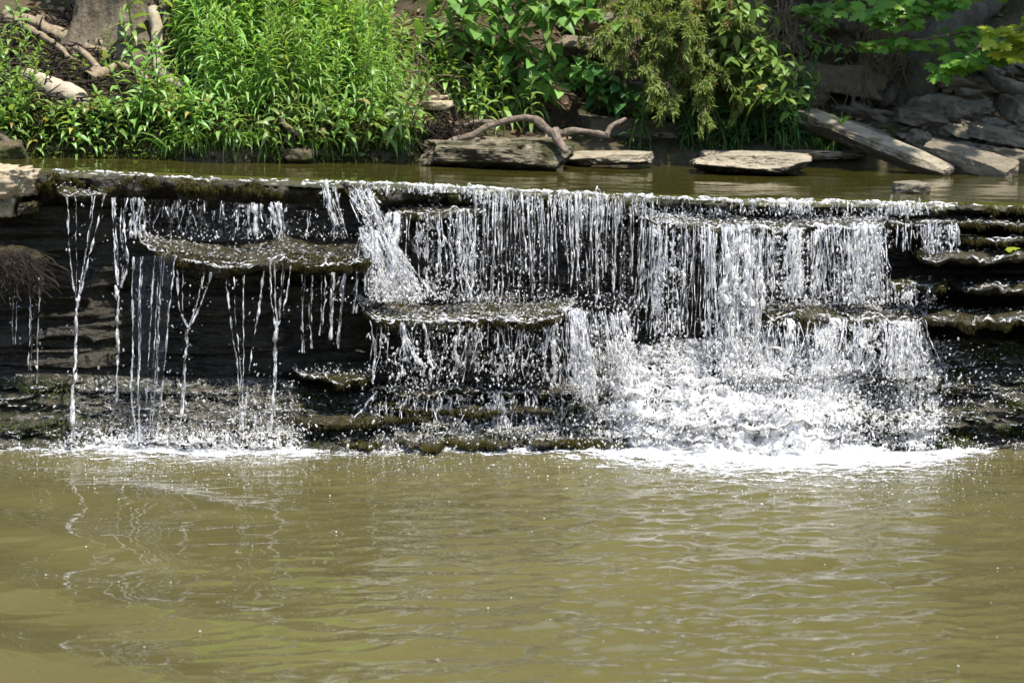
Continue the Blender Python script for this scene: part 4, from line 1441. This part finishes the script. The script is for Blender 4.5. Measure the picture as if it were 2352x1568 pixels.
for j, (a, b, c, d) in enumerate([(695, 630, 694, 810), (716, 632, 714, 800), (748, 632, 738, 770), (768, 626, 758, 780), (792, 622, 778, 800), (820, 616, 818, 720), (846, 640, 850, 700)]):
    stream(['hair-thin drip, first of those under the right end of the broad mossy ledge', 'hair-thin drip just right of the first one', 'rusty-topped drip in the middle of the thin drips', 'slanting thin drip under the end of the broad mossy ledge', 'beaded thin drip left of the tumbling cascade', 'short bright drip beside the tumbling cascade', 'last short drip against the tumbling cascade'][j], None, None, [(a, b), ((a + c) / 2, (b + d) / 2), (c, d)], 9.27, 9.27, 60 + j * 7, rim=.0016 if j < 3 else .0026, nd=14)
for j, (a, b, c, d) in enumerate([(38, 650, 34, 790), (70, 650, 66, 850), (92, 640, 84, 880)]):
    stream(['faint drip nearest the left edge under the root wad', 'faint drip in the middle under the root wad', 'faint beaded drip under the right side of the root wad'][j], None, None, [(a, b), ((a + c) / 2, (b + d) / 2), (c, d)], 9.40, 9.2, 160 + j * 7, rim=.0011, nd=30)


def curtain(label, top, bot, Y0, Y1, nr, rad, ndrop, lace=0.0, seed=0, bead=.7, wob=.008, white=False, jit=6, dropsize=.0075, fine=0, dens=None, extra_drop=None, sheetmat='lace'):
    tp, bt = np.array(top, float), np.array(bot, float)
    nr, fine = max(4, int(nr * (.62 if nr > 30 else .9))), int(fine * .6)
    f = rng.random(nr * 5)
    f = np.sort(f[np.argsort(-(vn1(f * np.ptp(tp[:, 0]), 1 / 26, seed + 71) + 1.1 * vn1(f * np.ptp(tp[:, 0]), 1 / 85, seed + 72) + rng.normal(0, .22, nr * 5)))[:nr]])
    u0 = np.interp(f, np.linspace(0, 1, len(tp)), tp[:, 0])
    v0 = np.interp(f, np.linspace(0, 1, len(tp)), tp[:, 1]) + rng.uniform(-3, 9, nr)
    u1 = np.interp(f, np.linspace(0, 1, len(bt)), bt[:, 0]) + rng.normal(0, jit, nr)
    v1 = np.interp(f, np.linspace(0, 1, len(bt)), bt[:, 1])
    cut = np.where(rng.random(nr) < .35, rng.uniform(.35, 1, nr), 1)
    v1 = v0 + (v1 - v0) * cut
    u1 = u0 + (u1 - u0) * cut
    r = rad * .60 * rng.uniform(.3, 1.0, nr) ** 1.5 * 1.6 * (1 + rng.uniform(.6, 1.7, nr) * (rng.random(nr) < .18))
    V, F, A, P = rope_set(u0, v0, u1, v1, Y0, Y1, r, seed=seed, bead=bead, wob=wob)
    Pm = P
    mb = MB().add(V, F, A)
    if fine:
        f2 = rng.random(fine)
        a0 = np.interp(f2, np.linspace(0, 1, len(tp)), tp[:, 0])
        b0 = np.interp(f2, np.linspace(0, 1, len(tp)), tp[:, 1]) + rng.uniform(0, 30, fine)
        a1 = np.interp(f2, np.linspace(0, 1, len(bt)), bt[:, 0]) + rng.normal(0, jit, fine)
        b1 = np.interp(f2, np.linspace(0, 1, len(bt)), bt[:, 1])
        c2 = rng.uniform(.25, 1, fine)
        V, F, A, P = rope_set(a0, b0, a0 + (a1 - a0) * c2, b0 + (b1 - b0) * c2, Y0 - .01, Y1 - .01, .0011 * rng.uniform(.6, 1.8, fine), seed=seed + 50, bead=.9, wob=.004)
        mb.add(V, F, A)
    nc = int(nr * 12 * bead)
    iq, jq = rng.integers(0, len(Pm), nc), (rng.random(nc) ** .8 * 44).astype(int)
    Qc = Pm[iq, jq] + rng.normal(0, 1, (nc, 3)) * [.010, .01, .012]
    sc_ = dsize(nc, .0014, .0105, 1.6)
    V, F = blobs(Qc, np.stack([sc_, sc_, sc_ * rng.uniform(1.0, 3.0, nc)], -1), ICO1, .2, rng.normal(0, .35, nc))
    mb.add(V, F, np.repeat(rng.random(nc), len(ICO1[0])))
    lay = [('', mb, 'rope')]
    if lace:
        V, F, A = sheet(top, bot, Y0 + .015, Y1 + .015, 110, 90, .025, seed + 5, dens, tone=lace)
        lay.append(('sheet', MB().add(V, F, A), sheetmat))
    db = MB()
    ndrop = int(ndrop * 1.7)
    f = rng.random(ndrop)
    t = rng.random(ndrop) ** .8
    U = np.interp(f, np.linspace(0, 1, len(tp)), tp[:, 0]) * (1 - t) + np.interp(f, np.linspace(0, 1, len(bt)), bt[:, 0]) * t
    Vv = np.interp(f, np.linspace(0, 1, len(tp)), tp[:, 1]) * (1 - t) + np.interp(f, np.linspace(0, 1, len(bt)), bt[:, 1]) * t
    k = fbm(np.stack([U / 45, Vv / 120, 0 * U], -1), 1, seed + 3, 3) > -.2
    U, Vv, t = U[k], Vv[k], t[k]
    V, F = drops(U + rng.normal(0, 4, len(U)), Vv, Y0 + (Y1 - Y0) * np.sqrt(t) - .015 + rng.normal(0, .02, len(U)), dsize(len(U), b=dropsize))
    db.add(V, F, np.repeat(rng.random(len(U)), len(ICO1[0])))
    lay.append(('droplets', db, 'drop'))
    return waterfall(label, lay)


curtain('row of separate thin streams dripping from the left lip onto the broad mossy ledge', [(300, 452), (520, 462), (745, 470)], [(300, 548), (520, 548), (745, 552)], 9.44, 9.42, 34, .0042, 420, .22, 11, jit=10, fine=50, sheetmat='lace')
curtain('bright ribbon of water at the right end of the left lip', [(742, 418), (772, 418)], [(766, 548), (800, 548)], 9.46, 9.40, 8, .004, 90, .62, 12, jit=3, fine=16)
curtain('tumbling white cascade stepping down between the left and middle ledges, upper part', [(800, 430), (850, 432)], [(838, 520), (900, 540)], 9.44, 9.36, 12, .0034, 420, .40, 13, jit=14, fine=30)
curtain('tumbling white cascade stepping down onto the middle ledge, lower part', [(830, 520), (905, 535)], [(850, 692), (985, 695)], 9.36, 9.28, 34, .0036, 2600, .42, 14, jit=34, fine=90, wob=.02, bead=1.0, dropsize=.0085)
curtain('knot of thick separate streams off the small square shelf', [(893, 490), (960, 488), (1020, 484), (1100, 488)], [(880, 690), (965, 692), (1030, 692), (1110, 692)], 9.40, 9.34, 24, .0055, 900, .40, 15, jit=12, fine=30, wob=.016, bead=.9, dropsize=.009)
curtain('fine even curtain of falling threads in the middle of the falls', [(1090, 436), (1200, 440), (1300, 446), (1400, 450), (1500, 454)], [(1085, 694), (1200, 694), (1300, 692), (1400, 694), (1490, 770)], 9.46, 9.40, 34, .0030, 1500, .20, 16, jit=9, fine=170, bead=.5, wob=.006)
curtain('short white fringe pouring over the lip in the middle', [(1085, 432), (1200, 437), (1300, 442), (1500, 451)], [(1085, 470), (1200, 480), (1300, 496), (1500, 500)], 9.485, 9.46, 52, .0030, 260, .45, 17, jit=3, fine=100, wob=.003, bead=.4)
curtain('short white fringe pouring over the lip at the right', [(1500, 452), (1700, 457), (1900, 461), (2160, 467)], [(1500, 492), (1700, 494), (1900, 496), (2160, 494)], 9.47, 9.44, 66, .0030, 420, .42, 18, jit=4, fine=140, wob=.004, bead=.4)
curtain('short white fringe over the lip left of the middle', [(800, 417), (880, 421), (1000, 428), (1085, 432)], [(800, 440), (880, 446), (1000, 444), (1085, 446)], 9.49, 9.47, 60, .003, 120, .45, 19, jit=3, fine=60, wob=.003, bead=.4)
curtain('lumpy white curtain plunging right of the middle', [(1470, 508), (1560, 500), (1660, 516), (1765, 520)], [(1450, 800), (1560, 830), (1660, 850), (1750, 850)], 9.34, 9.22, 48, .0056, 3200, .66, 20, jit=18, fine=140, wob=.02, bead=1.0, dropsize=.0105)
curtain('bright white lacy curtain under the right lip', [(1740, 518), (1850, 516), (1950, 510), (2035, 516)], [(1740, 700), (1850, 700), (1950, 698), (2040, 700)], 9.33, 9.27, 50, .0048, 2300, .80, 21, jit=14, fine=130, wob=.014, bead=.7, dropsize=.009)
curtain('loose drops and threads falling over the second step at the right', [(2035, 512), (2120, 510), (2200, 512)], [(2040, 580), (2120, 585), (2200, 578)], 9.37, 9.33, 22, .003, 260, .30, 22, jit=6, fine=40)
curtain('thin threads falling from the short step at the right', [(2040, 652), (2150, 650)], [(2045, 700), (2150, 706)], 9.31, 9.28, 10, .0025, 160, .2, 23, jit=8, fine=20)
curtain('broken irregular streams falling from the middle ledge', [(850, 738), (1000, 742), (1150, 740), (1310, 736)], [(850, 880), (1000, 895), (1150, 890), (1310, 890)], 9.20, 9.19, 34, .0042, 1300, .36, 24, jit=26, fine=70, wob=.02, bead=1.0, dropsize=.009)
curtain('bright cascade off the right end of the middle ledge', [(1300, 712), (1360, 705), (1430, 716)], [(1320, 920), (1380, 930), (1470, 940)], 9.22, 9.14, 40, .0058, 1500, .82, 25, jit=16, fine=90, wob=.02, sheetmat='white', dropsize=.009)
curtain('small splashing streams low in the middle over the dark ledge', [(860, 900), (980, 903), (1150, 902), (1340, 902)], [(850, 985), (980, 990), (1150, 1010), (1340, 1015)], 9.27, 9.2, 26, .0038, 900, .34, 26, jit=24, fine=50, wob=.02, dropsize=.008)
curtain('white streams pouring off the low right ledge', [(1740, 730), (1850, 724), (1950, 728), (2060, 734), (2130, 734)], [(1740, 860), (1850, 870), (1950, 860), (2060, 870), (2140, 860)], 9.22, 9.14, 62, .0046, 2200, .62, 27, jit=24, fine=110, wob=.02, sheetmat='white', dropsize=.009)


# --- white water running down the sloping rock
def apron(label, ulo, uhi, seed, dens, ndrop, lift=.05, nu_=200, nv_=110, dsz=.010, spray=None, name='white_water'):
    us_ = np.linspace(ulo, uhi, nu_)
    w = np.linspace(-.0, 1.0, nv_)
    Ug, Wg = np.meshgrid(us_, w, indexing='ij')
    P = ramp_at(Ug, Wg).copy().reshape(-1, 3)
    lump = fbm(P, [7, 7, 7], seed, 5, .6)
    fine_ = fbm(P, [40, 30, 26], seed + 9, 3)
    d_ = dens(Ug.ravel(), Wg.ravel())
    P[:, 1] -= .03 + lift * d_ * (.9 + 1.1 * lump) + .012 * fine_
    P[:, 2] += lift * .5 * d_ * (.5 + lump) + .008 * fine_
    edge = (sm(0, .07, (Ug - ulo) / (uhi - ulo)) * sm(1, .93, (Ug - ulo) / (uhi - ulo))).ravel()
    mb = MB().add(P, grid_faces(nu_, nv_), d_ * edge)
    db = MB()
    uu, ww = rng.uniform(ulo, uhi, ndrop), rng.random(ndrop)
    keep = rng.random(ndrop) < dens(uu, ww) * 1.1
    uu, ww = uu[keep], ww[keep]
    Q = ramp_at(uu, ww) + np.stack([rng.normal(0, .012, len(uu)), -.05 - lift - np.abs(rng.normal(0, .05, len(uu))), np.abs(rng.normal(0, .035, len(uu)))], -1)
    s = dsize(len(uu), .0018, dsz, 2.4)
    V, F = blobs(Q, np.stack([s, s, s * rng.uniform(.8, 1.9, len(uu))], -1), ICO1, .15, rng.normal(0, .4, len(uu)))
    db.add(V, F, np.repeat(.3 + .7 * rng.random(len(uu)), len(ICO1[0])))
    return waterfall(label, [('', mb, 'white'), ('droplets', db, 'drop')], name)


def dens_main(u, w):
    g = np.exp(-((u - 1640) / 260) ** 2)
    return np.clip(.22 + .92 * g * (.45 + .75 * w) + .50 * sm(1380, 1480, u) * w + .18 * np.sin(u / 23 + 3 * w), 0, 1.1) * sm(1290, 1420, u) * sm(2010, 1880, u)


def dens_right(u, w):
    return np.clip(.55 + .25 * w, 0, 1) * sm(1780, 1880, u) * sm(2220, 2080, u) * (.75 + .35 * np.sin(u / 37))


def dens_mid(u, w):
    return (.20 + .4 * sm(.6, 1, w)) * sm(700, 860, u) * sm(1480, 1380, u)


def dens_left(u, w):
    return (.15 + .62 * sm(.45, .9, w)) * sm(90, 240, u) * sm(740, 660, u)


apron('great boiling mass of white water at the foot of the right curtain', 1290, 2010, 31, dens_main, 9500, .07, dsz=.008)
apron('lacy white water spreading over the sloping rock at the lower right', 1780, 2220, 33, dens_right, 3600, .035)
apron('thin broken white water over the low rock in the middle', 700, 1480, 35, dens_mid, 4200, .02)
apron('frothy splash at the foot of the left streams', 90, 740, 37, dens_left, 4200, .025)

m = 26000
uu = np.concatenate([rng.uniform(2040, 2700, m // 2), rng.uniform(-400, 170, m // 4), rng.uniform(680, 1480, m // 4)])
ww = rng.random(len(uu)) ** .8
Q = ramp_at(uu, ww)
k = fbm(Q, [5, 5, 22], 91, 3) > .12
Q = Q[k] + [0, -.012, .004]
m = len(Q)
V, F, A = leaves(Q, np.stack([rng.normal(0, .4, m), -.8 * np.ones(m), rng.uniform(-.9, .3, m)], -1), rng.uniform(.008, .024, m), rng.uniform(.003, .006, m), .8, .2, 'blade')
kind(MB().add(V, F, A).build('moss', M['moss_green']), 'stuff', 'dark green moss on the sloping wet rock', 'moss')

# splash crowns: thrown drops in fans, and glint drops on the right slope
mb = MB()
for (u, v, su, sv_, m) in [(630, 1000, 45, 40, 700), (520, 1015, 80, 26, 500), (340, 1022, 70, 24, 420), (170, 1030, 60, 16, 240), (1640, 900, 190, 60, 2600), (1800, 940, 90, 50, 1200), (1500, 1000, 110, 40, 1300), (2030, 970, 100, 60, 1400), (960, 690, 90, 12, 400), (1150, 690, 120, 9, 420), (1900, 694, 120, 12, 500), (1390, 710, 60, 16, 320),
                            (1560, 505, 60, 14, 260), (1980, 510, 60, 14, 260), (1180, 1010, 160, 20, 500), (700, 545, 80, 8, 120), (420, 548, 90, 7, 140), (780, 856, 60, 8, 200), (930, 900, 60, 10, 200), (2240, 1035, 70, 14, 240), (2230, 940, 90, 60, 500)]:  # last cluster: drops added in place of sun glints on the right slope
    U, Vv = rng.normal(u, su, m), v - np.abs(rng.normal(0, sv_, m)) + rng.normal(0, 6, m)
    Y = np.interp(v, [480, 700, 880, 1040], [9.34, 9.18, 9.12, 9.04])
    V, F = drops(U, Vv, Y + rng.normal(0, .04, m), dsize(m, .0015, .008), (.8, 1.8))
    mb.add(V, F, np.repeat(rng.random(m), len(ICO1[0])))
kind(mb.build('spray', M['drop']), 'stuff', 'flying water drops thrown up by the falls, with added glint drops at the lower right', 'spray')
mb = MB()
for q, (lo, hi, rr_, cutv) in enumerate([(120, 780, .0030, .25), (130, 780, .0020, -.1), (770, 1500, .0052, -.35), (1480, 2200, .0045, -.2), (780, 2200, .0026, -.4), (2150, 2600, .0020, .3)]):
    n_ = int((hi - lo) * 1.2)
    uu = np.linspace(lo, hi, n_)
    Yq = YL(uu) - .012 - .012 * q % .02
    Pq = D(uu, ip(uu, LIP) + 1.5 + 2.5 * vn1(uu, 1 / 15, 90 + q) + (q % 2) * 3, Yq - .02)
    rq = rr_ * np.clip(.8 + 1.3 * vn1(uu, 1 / 19, 95 + q) + .9 * vn1(uu, 1 / 6, 96 + q) - cutv, .02, 2.2)
    V, F = tubes(Pq[None], rq[None], 5)
    mb.add(V, F, np.repeat(.6 + .4 * rng.random(n_), 5))
kind(mb.build('lip_froth', M['rope']), 'stuff', 'white broken line of water curling over the lip', 'froth')
# glittering water standing on the ledges
mb = MB()
for sd, m in [(5, 2200), (6, 4200), (8, 4200), (9, 3000), (10, 260), (11, 700), (4, 240), (13, 500), (15, 300), (18, 500), (16, 120), (17, 200), (7, 260)]:
    rows = ROWS[sd]
    i, j = rng.integers(4, 16, m), rng.integers(0, rows.shape[1], m)
    Q = rows[i, j] + rng.normal(0, .006, (m, 3)) + [0, 0, .004]
    if sd in (13, 18, 17):
        Q = Q[Q[:, 0] < 2.3]
    s = dsize(len(Q), .0015, .008, 2.2)
    V, F = blobs(Q, np.stack([s * 1.4, s * 1.2, s * .7], -1), ICO1, .15)
    mb.add(V, F, np.repeat(rng.random(len(Q)), len(ICO1[0])))
o_ = MB()
for sd, rr_ in [(5, .0045), (6, .005), (8, .006), (9, .005), (13, .003), (15, .0035), (16, .0025), (17, .003), (18, .004), (14, .0025), (4, .003), (7, .004), (10, .003), (11, .003)]:
    for q in (0, 1, 2):
        rw = ROWS[sd][(15, 14, 16)[q]].copy()
        rw = rw[np.abs(rw[:, 0]) < 2.6]
        rw += [0, -.004, .004]
        xq = rw[:, 0] * 529
        rw[:, 2] += .009 * vn1(xq, 1 / 8, sd + q)
        rw[:, 1] += .012 * vn1(xq, 1 / 10, sd + q + 40) - .006
        rq = rr_ * (.9, .6, .6)[q] * np.clip(.15 + 1.3 * vn1(xq, 1 / 30, sd + 7 + q) + 1.3 * vn1(xq, 1 / 5, sd + 8 + q), .01, 1.7)
        V, F = tubes(rw[None], rq[None], 5)
        o_.add(V, F, np.repeat(.55 + .4 * rng.random(len(rw)), 5))
for q in range(620):  # pale strands added on the sloping rock to stand in for wet glints
    zone = [(2060, 2560), (-120, 150), (150, 720), (700, 1420), (2060, 2500)][q % 5]
    u0 = rng.uniform(*zone)
    l_ = rng.uniform(10, 55)
    w0 = rng.uniform(.02, .95)
    uq = np.linspace(u0, u0 + l_, 14)
    Pq = ramp_at(uq, w0 + .02 * vn1(uq, 1 / 20, q)) + np.stack([0 * uq, -.012 + .006 * vn1(uq, 1 / 6, q), .004 * vn1(uq, 1 / 5, q + 3)], -1)
    V, F = tubes(Pq[None], (rng.uniform(.0009, .0024) * np.clip(.6 + 1.1 * vn1(uq, 1 / 5, q + 9), .02, 1.6))[None], 4)
    o_.add(V, F, .75)
kind(o_.build('edge_froth_and_glints', M['rope']), 'stuff', 'broken lines of water on the ledge edges, with added glint strands on the sloping rock', 'froth')
kind(mb.build('ledge_froth', M['drop']), 'stuff', 'froth and glittering drops on the wet ledges', 'froth')

# ------------------------------------------------------------------ foam on the pool
fx, fy = np.linspace(-2.6, 2.6, 520), np.linspace(8.1, 9.25, 150)
X, Yg = np.meshgrid(fx, fy, indexing='ij')
x, y = X.ravel(), Yg.ravel()
FR = [(-2.6, 0), (-2.1, .0), (-1.85, .18), (-1.5, .36), (-1.0, .34), (-.75, .22), (-.5, .08), (-.1, .10), (.2, .22), (.5, .50), (.8, .74), (1.1, .84), (1.5, .72), (1.72, .38), (1.86, .12), (1.98, .0), (2.6, .0)]


def foam_d(x, y):
    r = ip(x, FR)
    dd = np.maximum(9.14 - y, 0)
    return np.clip(1.15 * np.exp(-(dd / (r * .66 + .015)) ** 1.0), 0, 1) * sm(0, .06, r) * (.66 + .28 * sm(.1, .6, x)) + .17 * np.clip(1 - dd / .8, 0, 1) * sm(-2.0, -1.4, x) * sm(2.2, 1.6, x)


z = pool_z(x, y) + .004 + .014 * sm(.5, 1, foam_d(x, y)) * np.maximum(0, fbm(np.stack([x, y, 0 * x], -1), 8, 41, 4))
fm_ = MB().add(np.stack([x, y, z], -1), grid_faces(520, 150), foam_d(x, y))
kind(fm_.build('foam', M['foam']), 'stuff', 'white foam drifting on the pool below the falls', 'foam')
m = 60000
x = rng.uniform(-2.4, 2.4, m)
y = 9.15 - rng.random(m) ** 1.6 * 1.2
k = rng.random(m) < foam_d(x, y) ** .8 * .8 + .02 * sm(8.0, 8.8, y)
x, y = x[k], y[k]
xx = rng.uniform(-2.2, 2.2, 260)
yy = rng.uniform(6.0, 8.9, 260)
x, y = np.concatenate([x, xx]), np.concatenate([y, yy])
s = dsize(len(x), .0018, .0075, 3)
V, F = blobs(np.stack([x, y, pool_z(x, y) + s * .3 + .004], -1), np.stack([s, s, s * .8], -1), ICO1)
kind(MB().add(V, F, np.repeat(rng.random(len(x)), len(ICO1[0]))).build('bubbles', M['drop']), 'stuff', 'small bubbles floating on the pool', 'bubbles')

# a fallen leaf on the fourth step
lf = D(2312, 577, 9.3)
V, F, A = maple_leaves(np.zeros((1, 3)), np.array([[.8, -.5, .05]]), np.array([[0, -.3, 1.0]]), np.array([.06]))
o = MB().add(V, F, A).build('fallen_leaf', M['maple_yellow'])
o.location = lf + [0, 0, .015]
tag(o, 'fallen yellow-green leaf lying on the fourth stone step', 'leaf')
lf = D(230, 459, 9.4)
V, F, A = leaves(np.zeros((1, 3)), np.array([[.8, -.5, .1]]), .03, .018, .2, .2, 'ovate')
o = MB().add(V, F, A).build('fallen_leaf', M['litter'])
o.location = lf + [0, 0, .02]
tag(o, 'small orange dead leaf on the wet shelf at the far left', 'leaf')

# ------------------------------------------------------------------ light and camera
SUN = nrm(np.array([.24, -.30, 1.0]))
el, az = math.asin(SUN[2]), math.atan2(SUN[0], SUN[1])
w = bpy.data.worlds.new('World')
S.world = w
w.use_nodes = True
nt = w.node_tree
bg = nt.nodes['Background']
sky = nt.nodes.new('ShaderNodeTexSky')
sky.sky_type = 'NISHITA'
sky.sun_disc = False
sky.sun_elevation = el
sky.sun_rotation = az
nt.links.new(sky.outputs[0], bg.inputs[0])
bg.inputs[1].default_value = .15
sl = bpy.data.lights.new('sun', 'SUN')
sl.energy = 4.2
sl.angle = R(.53)
sl.color = (1, .95, .86)
so = bpy.data.objects.new('sun', sl)
C.objects.link(so)
so.rotation_euler = Vector(SUN).to_track_quat('Z', 'Y').to_euler()

cd = bpy.data.cameras.new('camera')
cd.sensor_width = 36
cd.lens = FPX / 2352 * 36
cd.clip_end = 500
co = bpy.data.objects.new('camera', cd)
C.objects.link(co)
co.location = CAM
co.rotation_euler = (R(90) - PITCH, 0, 0)
cd.dof.use_dof = True
cd.dof.focus_distance = 9.1
cd.dof.aperture_fstop = 5.6
S.camera = co
S.view_settings.view_transform = 'Standard'
S.view_settings.look = 'None'
S.view_settings.exposure = 1.08
S.view_settings.gamma = 1
S.cycles.transparent_max_bounces = 24
S.cycles.max_bounces = 8
S.cycles.sample_clamp_indirect = 6
